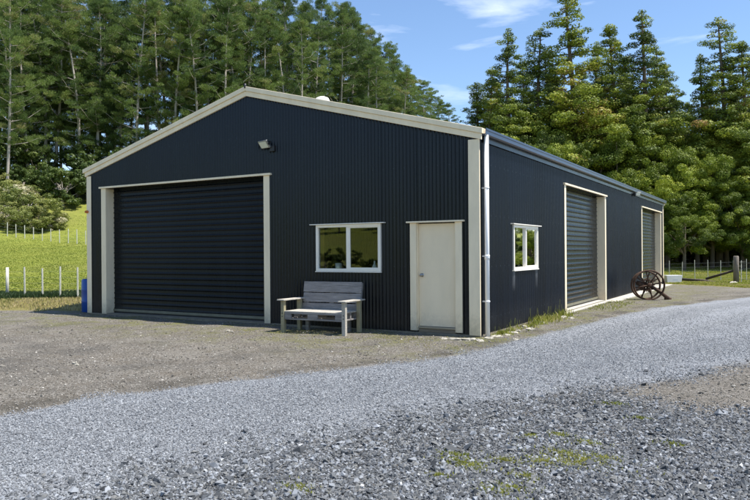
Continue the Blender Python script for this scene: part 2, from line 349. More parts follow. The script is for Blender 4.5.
def ground_mat():
    m = bpy.data.materials.new('ground_surface'); m.use_nodes = True; t = m.node_tree; b = t.nodes['Principled BSDF']; L = t.links.new
    tcn = N(t, 'ShaderNodeTexCoord'); PO = tcn.outputs['Object']
    def noise(s, d=6, r=.6):
        n = N(t, 'ShaderNodeTexNoise'); n.inputs['Scale'].default_value = s; n.inputs['Detail'].default_value = d; n.inputs['Roughness'].default_value = r
        L(PO, n.inputs[0]); return n.outputs[0]
    def vor(s, out='Color', feat='F1'):
        n = N(t, 'ShaderNodeTexVoronoi', feature=feat); n.inputs['Scale'].default_value = s; L(PO, n.inputs['Vector']); return n.outputs[out]
    def attr(a): n = N(t, 'ShaderNodeAttribute', attribute_name=a); return n.outputs['Fac']
    def mth(op, a, b_=None, c=None):
        n = N(t, 'ShaderNodeMath', operation=op)
        for i, v in enumerate((a, b_, c)):
            if v is None: continue
            if isinstance(v, (int, float)): n.inputs[i].default_value = v
            else: L(v, n.inputs[i])
        return n.outputs[0]
    def rng_(v, a, b_, c=0, d=1):
        n = N(t, 'ShaderNodeMapRange', interpolation_type='SMOOTHSTEP')
        for i, q in enumerate((a, b_, c, d)): n.inputs[i+1].default_value = q
        L(v, n.inputs[0]); return n.outputs[0]
    def ramp(v, st):
        n = N(t, 'ShaderNodeValToRGB'); e = n.color_ramp.elements
        e[0].position = st[0][0]; e[0].color = (*st[0][1], 1); e[1].position = st[-1][0]; e[1].color = (*st[-1][1], 1)
        for p, c in st[1:-1]: q = e.new(p); q.color = (*c, 1)
        L(v, n.inputs[0]); return n.outputs[0]
    def mix(f, a, b_, bt='MIX'):
        n = N(t, 'ShaderNodeMix', data_type='RGBA', blend_type=bt)
        if isinstance(f, (int, float)): n.inputs[0].default_value = f
        else: L(f, n.inputs[0])
        for i, v in ((6, a), (7, b_)):
            if isinstance(v, tuple): n.inputs[i].default_value = (*v, 1)
            else: L(v, n.inputs[i])
        return n.outputs[2]
    def red(c): n = N(t, 'ShaderNodeSeparateColor'); L(c, n.inputs[0]); return n.outputs[0]
    wob = mth('MULTIPLY_ADD', noise(1.6, 8, .7), 1.3, -.65)
    wob2 = mth('MULTIPLY_ADD', noise(9, 6, .75), .7, -.35)
    wv = mth('ADD', wob, wob2)
    v1 = red(vor(62)); v2 = red(vor(28)); big = noise(.55, 6, .65); mid = noise(2.8, 8, .7)
    # old yard gravel: brown grey with moss and dark damp patches
    yard = ramp(v1, [(0, (.06, .053, .044)), (.4, (.150, .136, .114)), (.8, (.235, .216, .185)), (1, (.46, .43, .39))])
    yard = mix(rng_(mid, .35, .7, .0, .65), yard, (.155, .13, .098))
    yard = mix(rng_(noise(.8, 7, .7), .50, .62, 0, .5), yard, (.245, .226, .195))
    yard = mix(rng_(big, .52, .66, 0, .75), yard, (.095, .088, .078))
    rr_ = mth('ADD', attr('road'), mth('MULTIPLY', wv, .35))
    yard = mix(mth('MULTIPLY', mth('MULTIPLY', rng_(rr_, -.75, -.35), rng_(rr_, .0, -.2)), rng_(noise(.9, 5), .42, .6, 0, .75)), yard, (.07, .062, .048))
    yard = mix(mth('MULTIPLY', mth('MULTIPLY', rng_(rr_, -2.3, -1.9), rng_(rr_, -1.3, -1.6)), rng_(noise(1.1, 5), .42, .6, 0, .4)), yard, (.09, .083, .072))
    moss = mth('MULTIPLY', rng_(mth('ADD', noise(1.3, 9, .75), mth('MULTIPLY', noise(14, 4), .25)), .56, .76), rng_(attr('wallnear'), 4.2, .4, 0, 1))
    yard = mix(moss, yard, (.15, .15, .045))
    # fresh blue-grey road metal
    road = ramp(v1, [(0, (.10, .105, .112)), (.35, (.19, .20, .213)), (.75, (.275, .288, .303)), (1, (.50, .51, .52))])
    road = mix(rng_(big, .5, .7, 0, .5), road, (.165, .175, .19))
    road = mix(rng_(noise(2.0, 7, .75), .56, .7, 0, .4), road, (.36, .375, .40))
    road = mix(rng_(mth('SINE', mth('MULTIPLY', attr('road'), 4.4)), .2, 1, 0, .35), road, (.33, .345, .37))
    road = mix(rng_(mth('SINE', mth('MULTIPLY', attr('road'), 4.4)), -.5, -1, 0, .25), road, (.15, .16, .175))
    coarse = ramp(v2, [(0, (.04, .04, .04)), (.4, (.105, .106, .106)), (.8, (.18, .184, .19)), (1, (.42, .42, .42))])
    coarse = mix(rng_(mid, .45, .65, 0, .75), coarse, (.16, .145, .12))
    brown = ramp(v1, [(0, (.08, .07, .055)), (.5, (.17, .15, .12)), (1, (.33, .30, .26))])
    # grass
    gr = ramp(mth('ADD', mth('MULTIPLY', noise(.35, 8, .7), .6), mth('MULTIPLY', noise(7, 8, .8), .5)), [(.30, (.10, .135, .022)), (.46, (.175, .205, .030)), (.60, (.235, .255, .042)), (.78, (.30, .28, .08))])
    dry = ramp(noise(6, 8, .8), [(.3, (.10, .095, .03)), (.5, (.21, .18, .06)), (.7, (.29, .235, .12))])
    dark_green = ramp(noise(9, 8, .8), [(.3, (.030, .055, .022)), (.7, (.06, .10, .035))])
    gr = mix(rng_(noise(.12, 6, .7), .42, .68, 0, .55), gr, (.20, .19, .055))
    gr = mix(rng_(noise(1.7, 8, .8), .48, .66, 0, .5), gr, (.10, .15, .02))
    gr = mix(rng_(mth('ADD', attr('lush'), mth('MULTIPLY', wob2, .8)), -.2, .25), gr, dark_green)
    edge = rng_(mth('ADD', attr('yard'), mth('MULTIPLY', wv, .8)), -2.6, -1.5)
    gr = mix(mth('MULTIPLY', edge, .9), gr, dry)
    c = mix(rng_(mth('ADD', attr('side'), wv), -.15, .2), yard, coarse)
    c = mix(rng_(mth('ADD', attr('brown'), wv), -.25, .25, 0, .85), c, brown)
    c = mix(rng_(mth('ADD', attr('road'), mth('MULTIPLY', wv, .42)), -.10, .10), c, road)
    c = mix(rng_(mth('ADD', attr('yard'), mth('MULTIPLY', wv, .7)), .12, -.12), c, gr)
    L(c, b.inputs['Base Color']); b.inputs['Roughness'].default_value = .9; b.inputs['Specular IOR Level'].default_value = .25
    h = mth('ADD', mth('MULTIPLY', vor(62, 'Distance'), -.5), mth('MULTIPLY', noise(30, 5, .8), 1.0))
    bn = N(t, 'ShaderNodeBump'); bn.inputs['Strength'].default_value = .9; bn.inputs['Distance'].default_value = .03
    L(h, bn.inputs['Height']); L(bn.outputs[0], b.inputs['Normal'])
    return m
ground = mesh_np('ground', V, Fq, ground_mat(), smooth=True); ground['kind'] = 'structure'
def vattr(name, arr):
    a = ground.data.attributes.new(name, 'FLOAT', 'POINT'); a.data.foreach_set('value', np.asarray(arr, np.float32))
# 'side' = far side of the road (camera side): coarse metal
CO = [(36, 26), (18, 17.5), (9.5, 8.7), (5.7, 2.6), (4.0, -1.2), (3.0, -3.2), (2.3, -4.3), (1.6, -5.7), (1.1, -7.2), (.6, -9.3), (-.6, -14), (-5, -40), (60, -60), (60, 30)]
sd_co = sdist(P2, CO)
vattr('yard', np.clip(sd_yard, -9, 9)); vattr('road', np.clip(sd_road, -5, 5)); vattr('brown', np.clip(sd_brown, -5, 5))
vattr('lush', np.clip(sd_strip, -5, 5)); vattr('side', np.clip(sd_co, -5, 5))
dxw = np.maximum(np.maximum(-10.6-P2[:, 0], P2[:, 0]), 0); dyw = np.maximum(np.maximum(-P2[:, 1], P2[:, 1]-21.2), 0)
vattr('wallnear', np.clip(np.hypot(dxw, dyw), 0, 9))

# --- loose chips as real stones
OCT = np.array([(1, 0, 0), (-1, 0, 0), (0, 1, 0), (0, -1, 0), (0, 0, 1), (0, 0, -1)], float)
OF = np.array([(0, 2, 4), (2, 1, 4), (1, 3, 4), (3, 0, 4), (2, 0, 5), (1, 2, 5), (3, 1, 5), (0, 3, 5)])
def stones(name, P, size, mat_, label, seed, flat=.55):
    g = np.random.default_rng(seed); n = len(P)
    sc = size[:, None]*np.stack([g.uniform(.7, 1.3, n), g.uniform(.5, 1.0, n), g.uniform(.35, .8, n)*flat/.55], 1)
    v = OCT[None]*(1+g.uniform(-.35, .35, (n, 6, 1)))+g.uniform(-.28, .28, (n, 6, 3)); v = v*sc[:, None, :]
    A = g.normal(size=(n, 3, 3)); A[:, 2] *= .35; A[:, 2, 2] += 1.2; 
    z_ = A[:, 2]/np.linalg.norm(A[:, 2], axis=1)[:, None]; x_ = A[:, 0]-z_*np.sum(A[:, 0]*z_, 1)[:, None]; x_ /= np.linalg.norm(x_, axis=1)[:, None]; y_ = np.cross(z_, x_)
    v = v[:, :, 0:1]*x_[:, None]+v[:, :, 1:2]*y_[:, None]+v[:, :, 2:3]*z_[:, None]
    c = np.stack([P[:, 0], P[:, 1], gz(P)+sc[:, 2]*.45], 1); v = v+c[:, None]
    f = OF[None]+(np.arange(n)*6)[:, None, None]
    tint = np.repeat(g.beta(1.6, 1.9, n), 8)
    o = mesh_np(name, v.reshape(-1, 3), f.reshape(-1, 3), mat_, tint=tint); tag(o, label, None, kind='stuff'); return o
def gz(P):
    ix = np.clip(np.searchsorted(ax, P[:, 0])-1, 0, nx-2); iy = np.clip(np.searchsorted(ay, P[:, 1])-1, 0, ny-2)
    fx = (P[:, 0]-ax[ix])/(ax[ix+1]-ax[ix]); fy = (P[:, 1]-ay[iy])/(ay[iy+1]-ay[iy]); Zg = Z.reshape(ny, nx)
    return (Zg[iy, ix]*(1-fx)*(1-fy)+Zg[iy, ix+1]*fx*(1-fy)+Zg[iy+1, ix]*(1-fx)*fy+Zg[iy+1, ix+1]*fx*fy)
def wedge(n, d0, d1, seed, power=1.0, half=.60):
    """points on the ground in the sector ahead of the camera, thinning with distance"""
    g = np.random.default_rng(seed); d = d0*(d1/d0)**(g.uniform(0, 1, n)**power); lat = g.uniform(-half, half, n)*d
    P = np.array([CX, CY])[None]+d[:, None]*np.array([fw.x, fw.y])+lat[:, None]*np.array([rt.x, rt.y])
    k = g.uniform(0, 1, n) < np.clip((d1-d)/(d1*.45), 0, 1)**1.2; return P[k], d[k]
def wob_np(P): return .25*np.sin(P[:, 0]*3.1+2*np.sin(P[:, 1]*1.9))+.18*np.sin(P[:, 1]*7.3+P[:, 0]*4.1)+.1*np.sin(P[:, 0]*17)*np.sin(P[:, 1]*15)
g0 = np.random.default_rng(11)
P, d = wedge(330000, 3.6, 19, 21); s_ = sdist(P, ROAD)+wob_np(P)*.5+g0.normal(0, .12, len(P)); k = s_ > 0
stones('road_gravel', P[k], g0.uniform(.006, .0125, k.sum()), M['st_road'], 'pale blue grey crushed gravel of the curving driveway', 22)
P, d = wedge(300000, 3.4, 18, 31, 1.12); s_ = sdist(P, CO)+wob_np(P)*.6+g0.normal(0, .2, len(P)); s2 = sdist(P, BROWN)+wob_np(P)*.5+g0.normal(0, .2, len(P)); k = (s_ > 0) & (s2 < 0)
stones('coarse_gravel', P[k], g0.lognormal(math.log(.0094), .45, k.sum()), M['st_coarse'], 'coarse dark blue grey gravel on the near side of the driveway', 32)
P, d = wedge(120000, 5, 26, 41, .8); s_ = sdist(P, ROAD)+g0.normal(0, .15, len(P)); s2 = sdist(P, CO); s3 = sdist(P, BROWN)+g0.normal(0, .2, len(P)); sy = sdist(P, YARD)
inb = (P[:, 0] > -10.7) & (P[:, 0] < .15) & (P[:, 1] > -.05) & (P[:, 1] < 21.4)
k = ((s_ < 0) & ((s2 < 0) | (s3 > 0)) & (sy > .1) & ~inb)
stones('yard_gravel', P[k], g0.lognormal(math.log(.0066), .45, k.sum()), M['st_brown'], 'old brown grey gravel of the yard before the shed', 42)

# --- grass blades
def blades(name, P, h, w, mat_, seed, label=None, lean=.5, zoff=0, parent=None, z=None, tag_it=True, nseg=1):
    g = np.random.default_rng(seed); n = len(P); a = g.uniform(0, 2*np.pi, n); dx = np.stack([np.cos(a), np.sin(a)], 1)
    b = g.uniform(0, 2*np.pi, n); ln = g.uniform(.1, lean, n)
    zz = gz(P) if z is None else z
    base = np.stack([P[:, 0], P[:, 1], zz+zoff], 1); off = np.stack([dx[:, 0]*w, dx[:, 1]*w, 0*w], 1)
    tip = base+np.stack([np.cos(b)*ln*h, np.sin(b)*ln*h, h], 1); midp = base+np.stack([np.cos(b)*ln*h*.3, np.sin(b)*ln*h*.3, h*.6], 1)
    v = np.stack([base-off, base+off, midp+off*.8, tip, midp-off*.8], 1)
    f = (np.arange(n)*5)[:, None]+np.array([0, 1, 2, 3, 4])[None]
    o = mesh_np(name, v.reshape(-1, 3), f, mat_, parent, tint=np.clip(g.beta(2, 2, n)+.22*np.sin(P[:, 0]*.9+2*np.sin(P[:, 1]*.37))*np.sin(P[:, 1]*.8+1)+.12*np.sin(P[:, 0]*3.1+P[:, 1]*2.3), 0, 1))
    if tag_it: tag(o, label, None, kind='stuff')
    return o
def scatter(poly_fn, n, seed, d0, d1, half=.62, lat=None):
    g = np.random.default_rng(seed); d = g.uniform(d0**.6, d1**.6, n)**(1/.6); l0, l1 = lat if lat else (-half, half); la = g.uniform(l0, l1, n)*d
    P = np.array([CX, CY])[None]+d[:, None]*np.array([fw.x, fw.y])+la[:, None]*np.array([rt.x, rt.y]); return P[poly_fn(P)]
inshed_f = lambda P: (P[:, 0] > -10.8) & (P[:, 0] < .2) & (P[:, 1] > 0) & (P[:, 1] < 21.4)
g1 = np.random.default_rng(3)
P = scatter(lambda P: (sdist(P, YARD)+wob_np(P) < 0) & ~inshed_f(P) & (sdist(P, DARK_STRIP) < 0) & (sdist(P, YARD) < -1.7), 75000, 61, 17, 84, lat=(-.60, -.38))
blades('paddock_grass', P, g1.uniform(.015, .05, len(P)), g1.uniform(.014, .035, len(P)), M['grassblade'], 62, 'bright green grazed grass of the paddock left of the shed')
P = scatter(lambda P: (sdist(P, YARD)+wob_np(P)*.8 < -.1) & ~inshed_f(P) & (sdist(P, YARD) > -3.2) & (P[:, 0] < -11), 26000, 63, 14, 32, lat=(-.62, -.38))
blades('verge_grass', P, g1.uniform(.03, .10, len(P)), g1.uniform(.008, .02, len(P)), M['drygrass'], 64, 'dry yellow rough grass on the yard edge by the near fence')
P = scatter(lambda P: sdist(P, DARK_STRIP)+wob_np(P)*.25 > 0, 60000, 65, 24, 42, lat=(-.62, -.36))
blades('long_grass', P, g1.uniform(.12, .3, len(P)), g1.uniform(.012, .03, len(P)), M['lushgrass'], 66, 'darker lush strip of grass behind the near white fence')
P = scatter(lambda P: (sdist(P, YARD)+wob_np(P)*.6 < -.1) & ~inshed_f(P), 95000, 67, 27, 64, lat=(.36, .62))
blades('field_grass', P, g1.uniform(.02, .08, len(P)), g1.uniform(.014, .035, len(P)), M['grassblade'], 68, 'bright green field grass right of the shed before the trees')
# moss and small tufts among the coarse stones
def tufts(centres, per, spread, hmin, hmax, seed):
    g = np.random.default_rng(seed); out = []
    for (x, y, s) in centres:
        n = int(per*s); r = np.abs(g.normal(0, spread*s, n)); a = g.uniform(0, 2*np.pi, n)
        out.append(np.stack([x+r*np.cos(a)*1.5, y+r*np.sin(a)*.9], 1))
    P = np.concatenate(out); return P, g.uniform(hmin, hmax, len(P)), g.uniform(.003, .007, len(P))
def gpt(px, py):
    dd = fw + rt2*((px-375)/F) - up2*((py-SY)/F); t = (0-CZ)/dd.z; return (CX+dd.x*t, CY+dd.y*t)
tc_ = [(545, 462, 1.3), (562, 455, 1.1), (585, 460, 1.5), (578, 464, 1), (460, 463, .9), (470, 466, .8), (455, 456, .6), (505, 460, .7), (497, 490, .8), (510, 487, .8), (530, 437, .45), (560, 436, .5), (585, 443, .7), (523, 475, .6), (672, 446, .5), (615, 405, .6), (296, 489, .7), (440, 478, .4), (640, 420, .5), (600, 458, .8)]
P, h, w = tufts([(*gpt(a, b), s) for a, b, s in tc_], 330, .095, .006, .026, 71)
blades('gravel_moss', P, h, w, M['weed'], 72, 'yellow green moss and seedlings among the coarse gravel')

# ------------------------------------------------------------------ the shed
WD, LN, EV, RG = 10.59, 21.21, 3.477, 4.869
shed = empty('metal_shed', (0, 0, 0))
tag(shed, 'large dark navy corrugated steel farm shed with cream trim and roller doors', 'shed')
def corr(name, pt, u0, u1, top, opens, amp=.0175, pitch=.0762, seg=6, bot=0.03, mat_=None, parent=shed):
    """corrugated sheet; pt(u, off, z) -> xyz ; top(u) -> z"""
    us = set(np.round(np.arange(u0, u1, pitch/seg), 5)); us.add(u1)
    for o in opens: us.add(o[0]); us.add(o[1])
    us = sorted(us); mb = MB(); cache = {}
    def vid(u, z):
        kk = (round(u, 5), round(z, 4))
        if kk not in cache:
            cache[kk] = len(mb.v); mb.v.append(pt(u, amp*math.cos(2*math.pi*u/pitch), z))
        return cache[kk]
    for a, b in zip(us[:-1], us[1:]):
        if b-a < 1e-6: continue
        m_ = (a+b)/2; cuts = [bot]; hit = [o for o in opens if o[0] < m_ < o[1]]
        iv = []; cur = bot
        for o in sorted(hit, key=lambda q: q[2]):
            if o[2] > cur: iv.append((cur, o[2], False))
            cur = o[3]
        iv.append((cur, None, True))
        for z0, z1, tp in iv:
            za, zb = (top(a), top(b)) if tp else (z1, z1)
            mb.f.append((vid(a, z0), vid(b, z0), vid(b, zb), vid(a, za))); mb.sm.append(True)
    return mb.build(name, mat_ or M['navy'], parent)
rake = lambda x: EV + (RG-EV)*(1-abs(x+WD/2)/(WD/2))
FD = (-9.88, -4.84, 0.0, 3.13); PD = (-1.23, -.45, 0.0, 2.03); FW_ = (-3.49, -1.985, 1.135, 2.05)
SD1 = (5.52, 9.72, 0.0, 3.10); SD2 = (15.93, 20.33, 0.0, 3.10); SW_ = (1.70, 3.25, 1.13, 2.025)
corr('front_wall', lambda u, o, z: (u, o, z), -WD, 0, lambda u: rake(u)+.03, [FD, PD, FW_])
corr('side_wall', lambda u, o, z: (-o, u, z), 0, LN, lambda u: EV+.03, [SD1, SD2, SW_])
corr('side_wall', lambda u, o, z: (-WD+o, u, z), 0, LN, lambda u: EV+.03, [], seg=4)
corr('back_wall', lambda u, o, z: (u, LN+o, z), -WD, 0, lambda u: rake(u)+.03, [], seg=4)
# roof sheets
mb = MB(); n = int(LN/.0762)*2
for s in (-1, 1):
    rows = []
    for i in range(n+1):
        y = -.03+(LN+.06)*i/n; o = .008*math.cos(math.pi*i)
        xe = 0.07 if s > 0 else -WD-.07
        ze = EV+.17-(.07)*(RG-EV)/(WD/2)
        rows.append(((xe, y, ze+o), (-WD/2, y, RG+.17+o)))
    vs = [p for r_ in rows for p in r_]
    mb.add(vs, [(2*i, 2*i+1, 2*i+3, 2*i+2) if s < 0 else (2*i, 2*i+2, 2*i+3, 2*i+1) for i in range(n)], True)
roof = mb.build('roof', M['gutter'], shed)
mb = MB()
for s in (-1, 1):
    mb.add([(-WD/2, -.05, RG+.215), (-WD/2+s*.22, -.05, RG+.155), (-WD/2+s*.22, LN+.05, RG+.155), (-WD/2, LN+.05, RG+.215)], [(0, 1, 2, 3)])
mb.build('ridge_cap', M['gutter'], roof)
# barge boards: upper cap and lower fascia, front and back
def barge(name, y0, y1, lo, hi, xr, xl, m_=M['cream']):
    k_ = (RG-EV)/(WD/2)
    for x0, x1 in ((-WD/2, xr), (xl, -WD/2)):
        mb = MB(); vs = []
        for y in (y0, y1):
            for x in (x0, x1):
                c = EV + k_*(WD/2-abs(x+WD/2))
                vs += [(x, y, c+lo), (x, y, c+hi)]
        mb.add(vs, [(0, 2, 3, 1), (4, 5, 7, 6), (1, 3, 7, 5), (0, 4, 6, 2), (0, 1, 5, 4), (2, 6, 7, 3)])
        mb.build(name, m_, shed, .006)
barge('barge_board', -.048, -.004, 0, .105, .07, -WD-.06)
barge('barge_cap', -.072, .10, .107, .205, .095, -WD-.115)
barge('barge_board', LN+.01, LN+.05, 0, .2, .07, -WD-.07)
mb = MB(); mb.tube([(-WD/2, -.06, RG+.16), (-WD/2, -.06, RG+.26)], .025); mb.build('ridge_end_cap', M['dark_metal'], shed)
# gutters (quad profile)
def gutter(s, x0):
    prof = [(0, 0), (.10, 0), (.125, .02), (.125, .085), (.135, .09), (.135, .125), (.125, .125), (.115, .03), (.01, .02), (0, .12)]
    mb = MB(); vs = []
    for y in (-.0, LN+.03): vs += [(x0+s*a, y, 3.535+b) for a, b in prof]
    k_ = len(prof); mb.add(vs, [(i, (i+1) % k_, k_+(i+1) % k_, k_+i) for i in range(k_)]); mb.add(vs[:k_], [tuple(range(k_))]); mb.add(vs[k_:], [tuple(range(k_))[::-1]])
    return mb.build('gutter', M['gutter'], shed)
gutter(1, .012); gutter(-1, -WD-.012)
# soffit strip below the gutter, shadow gap
MB().box(.012, .05, .13, LN-.1, 3.44, 3.533).build('fascia', M['navy'], shed)
# corner flashings
def corner(x0, x1, ya, yb, xs, s, z1):
    mb = MB(); mb.box(min(x0, x1), max(x0, x1), ya, yb, .02, z1)
    mb.box(*(sorted((xs, xs+s*.016))), yb, yb+.045, .02, z1)
    return mb.build('corner_trim', M['cream'], shed, .003)
corner(-.19, .022, -.026, -.0185, -.002, 1, EV-.002)
corner(-WD-.022, -WD+.155, -.026, -.0185, -WD+.002, -1, EV-.002)
MB().box(-.002, .016, LN-.19, LN+.016, .02, EV+.05).build('corner_trim', M['cream'], shed, .003)
MB().box(-WD-.016, -WD+.002, LN-.15, LN+.016, .02, EV+.05).build('corner_trim', M['cream'], shed, .003)
# footing and slab
mb = MB(); mb.box(-WD-.01, .012, -.012, LN+.01, -.3, .028); mb.build('foundation', M['slab'], shed)
MB().box(.016, .40, 9.4, 20.9, -.2, .022).build('apron', M['concrete'], shed)
MB().box(.016, .16, 4.7, 9.38, -.2, .018).build('apron', M['concrete'], shed)
# downpipe
dp = MB(); dp.tube([(.105, .10, 3.55), (.105, .10, -.02)], .040, 16)
dpo = dp.build('downpipe', M['pipe'], shed)
for z in (.62, 1.42, 2.62):
    mb = MB(); mb.torus(.042, .006, (.105, .10, z), Matrix.Identity(3), 20, 6, 2.5); mb.box(.014, .067, .09, .11, z-.012, z+.012); mb.build('bracket', M['pipe'], dpo)
mb = MB(); mb.tube([(.105, .10, 1.36), (.105, .10, 1.44)], .046, 16); mb.build('pipe_joint', M['pipe'], dpo)
# interior steel frame and girts, glimpsed through the panes
for y in (4.2, 9.9+1, 16.4 - 1):
    mb = MB(); mb.box(-.28, -.05, y-.05, y+.05, .03, 3.3); mb.box(-WD+.05, -WD+.28, y-.05, y+.05, .03, 3.3)
    for s in (0, 1):
        a = Vector((-.1 if s else -WD+.1, y, 3.2)); b = Vector((-WD/2, y, 4.6)); mb.tube([a, b], .09, 4, smooth=False)
    mb.build('portal_frame', M['dark_metal'], shed)
mb = MB()
for z in (.9, 2.35, 3.2):
    mb.box(-WD+.02, -WD+.08, .1, LN-.1, z, z+.06); mb.box(-WD+.3, -.3, LN-.08, LN-.02, z, z+.06)
mb.build('girt', M['dark_metal'], shed)

# roller doors
def slat_door(kind, u0, u1, z0, z1, T, pitch=.1255, parent=None, tone=M['door_navy']):
    """T(u, out, z) -> xyz, out = outwards"""
    mb = MB(); prof = []
    z = z0
    while z < z1:
        for f_, o in ((0, 0), (.10, .016), (.22, .018), (.32, .006), (.52, .0), (.74, .003), (.9, -.002)):
            prof.append((min(z+f_*pitch, z1), o))
        z += pitch
    n = len(prof); vs = [T(u, o, z) for u in (u0, u1) for z, o in prof]
    mb.add(vs, [(i, n+i, n+i+1, i+1) for i in range(n-1)], True)
    o = mb.build('roller_curtain', tone, parent)
    return o
def opening(root_name, u0, u1, z1, T, fw0, fw1, rec=.24, slab=.03, headover=.05, label=None):
    r_ = bpy.data.objects.new(root_name, None); COL.objects.link(r_); r_.parent = shed
    if label: r_['label'] = label
    def bx(mb, a, b, o0, o1, z0, zz):
        pts = [T(u, o, z) for z in (z0, zz) for o in (o0, o1) for u in (a, b)]
        mb.add(pts, [(0, 2, 3, 1), (4, 5, 7, 6), (0, 1, 5, 4), (2, 6, 7, 3), (0, 4, 6, 2), (1, 3, 7, 5)])
    for a, b, s in ((fw0, u0, 0), (u1, fw1, 1)):
        mb = MB(); bx(mb, a, b, .0185, .027, .02, z1+.004)
        if s == 0: bx(mb, u0-.012, u0, -rec, .018, .02, z1)
        else: bx(mb, u1, u1+.012, -rec, .018, .02, z1)
        mb.build('door_jamb', M['cream'], r_, .002)
    mb = MB(); bx(mb, fw0-headover, fw1+headover, .0, .062, z1+.006, z1+.05); mb.build('head_flashing', M['cream'], r_, .003)
    mb = MB(); bx(mb, u0, u1, -rec, -.002, z1+.008, z1+.02); mb.build('door_head', M['navy'], r_)
    return r_, bx
TF = lambda u, o, z: (u, -o, z)
TS = lambda u, o, z: (o, u, z)
for (op, T, lab, fa, fb, sgn) in ((FD, TF, 'wide dark roller door in the front gable', -10.05, -4.68, 1), (SD1, TS, 'nearer roller door in the side wall', 5.37, 9.87, 1), (SD2, TS, 'farther roller door in the side wall', 15.78, 20.48, 1)):
    r_, bx = opening('roller_door', op[0], op[1], op[3], T, fa, fb, label=lab)
    slat_door('x', op[0]+.02, op[1]-.02, .13, op[3]+.05, lambda u, o, z, T=T: T(u, o-.21, z), parent=r_)
    mb = MB(); bx(mb, op[0]+.01, op[1]-.01, -.225, -.175, .075, .135); mb.build('bottom_rail', M['olive_rail'], r_, .004)
    mb = MB(); bx(mb, op[0]+.02, op[1]-.02, -.21, -.19, .03, .073); mb.build('weather_seal', M['black'], r_)
    for a, b in ((op[0]+.001, op[0]+.05), (op[1]-.05, op[1]-.001)):
        mb = MB(); bx(mb, a, b, -.238, -.226, .03, op[3]); mb.build('door_guide', M['black'], r_)
    mb = MB(); bx(mb, op[0], op[1], -.236, -.004, .03, .036); mb.build('threshold', M['slab'] if T is TF else M['concrete'], r_)
# personnel door
r_ = bpy.data.objects.new('entrance_door', None); COL.objects.link(r_); r_.parent = shed
for a, b in ((-1.36, -1.232), (-.448, -.318)):
    MB().box(a, b, -.030, -.010, .055, 2.035).build('door_jamb', M['cream'], r_, .003)
for a, b in ((-1.2315, -1.215), (-.465, -.4485)): MB().box(a, b, -.0095, .07, .055, 2.03).build('door_stop', M['cream'], r_)
MB().box(-1.42, -.265, -.075, .0, 2.037, 2.066).build('head_flashing', M['cream'], r_, .003)
MB().box(-1.214, -.466, .045, .085, .135, 2.02).build('door_leaf', M['cream_door'], r_, .003)
MB().box(-1.214, -.466, .02, .1, .03, .125).build('door_sill', M['sill_wood'], r_, .004)
MB().box(-1.21, -.47, .0, .042, .10, .130).build('weather_bar', M['steel'], r_, .002)
mb = MB(); mb.lathe([(.034, 0), (.034, .006), (.012, .008), (.012, .035), (.026, .04), (.030, .055), (.022, .066), (0, .068)], (-1.145, .045, 1.075), 18, Matrix.Rotation(R(90), 4, 'X')); mb.build('door_knob', M['steel'], r_)
for z in (.35, 1.05, 1.8): MB().box(-.474, -.458, .028, .044, z-.05, z+.05).build('hinge', M['steel'], r_)
# windows
def window(u0, u1, z0, z1, T, slid, wid=.05, lin=M['pine_trim'], label=None):
    w = bpy.data.objects.new('window', None); COL.objects.link(w); w.parent = shed
    if label: w['label'] = label
    def bx(name, m_, a, b, o0, o1, c, d, bev=.003):
        mb = MB(); pts = [T(u, o, z) for z in (c, d) for o in (o0, o1) for u in (a, b)]
        mb.add(pts, [(0, 2, 3, 1), (4, 5, 7, 6), (0, 1, 5, 4), (2, 6, 7, 3), (0, 4, 6, 2), (1, 3, 7, 5)]); return mb.build(name, m_, w, bev)
    mid = (u0+u1)/2
    mb = MB()
    def add(a, b, o0, o1, c, d):
        pts = [T(u, o, z) for z in (c, d) for o in (o0, o1) for u in (a, b)]
        mb.add(pts, [(0, 2, 3, 1), (4, 5, 7, 6), (0, 1, 5, 4), (2, 6, 7, 3), (0, 4, 6, 2), (1, 3, 7, 5)])
    add(u0, u0+wid, -.05, .038, z0, z1); add(u1-wid, u1, -.05, .038, z0, z1)
    add(u0+wid, u1-wid, -.05, .038, z0, z0+wid); add(u0+wid, u1-wid, -.05, .038, z1-wid, z1)
    fr_ = mb.build('window_frame', M['white'], w, .003)
    bx('mullion', M['white'], mid-.03, mid+.03, -.04, .030, z0+wid, z1-wid)
    bx('window_pane', M['glass'], u0+wid, mid-.03, -.012, -.006, z0+wid, z1-wid, 0)
    # right hand sash frame
    mb = MB(); a, b, c, d, q = mid+.03, u1-wid, z0+wid, z1-wid, .022
    add(a, a+q, -.02, .02, c, d); add(b-q, b, -.02, .02, c, d); add(a+q, b-q, -.02, .02, c, c+q); add(a+q, b-q, -.02, .02, d-q, d)
    mb.build('sash', M['white'], w)
    bx('window_pane', M['glass'], a+q, b-q, -.003, .003, c+q, d-q, 0)
    bx('head_flashing', M['white'], u0-.12, u1+.10, .0, .085, z1+.004, z1+.022)
    bx('sill', M['white'], u0-.01, u1+.01, .0, .05, z0-.022, z0-.003)
    mb = MB()
    add(u0-.0, u0+.044, -.20, -.052, z0, z1); add(u1-.044, u1, -.20, -.052, z0, z1)
    add(u0-.03, u1+.03, -.20, -.052, z1, z1+.03); add(u0-.03, u1+.03, -.24, -.052, z0-.03, z0)
    mb.build('window_lining', lin, w)
    return w
window(*FW_[:2], *FW_[2:], TF, True, label='wide two pane window in the front wall')
window(*SW_[:2], *SW_[2:], TS, True, label='two pane window in the side wall')
# plywood partition standing inside behind the side window's far pane
MB().box(-.040, -.022, 2.53, 3.18, 1.19, 1.97).build('plywood_blind', M['ply'], shed)
MB().box(-.9, -.86, 2.2, 4.1, .03, 2.6).build('partition', M['ply'], shed)
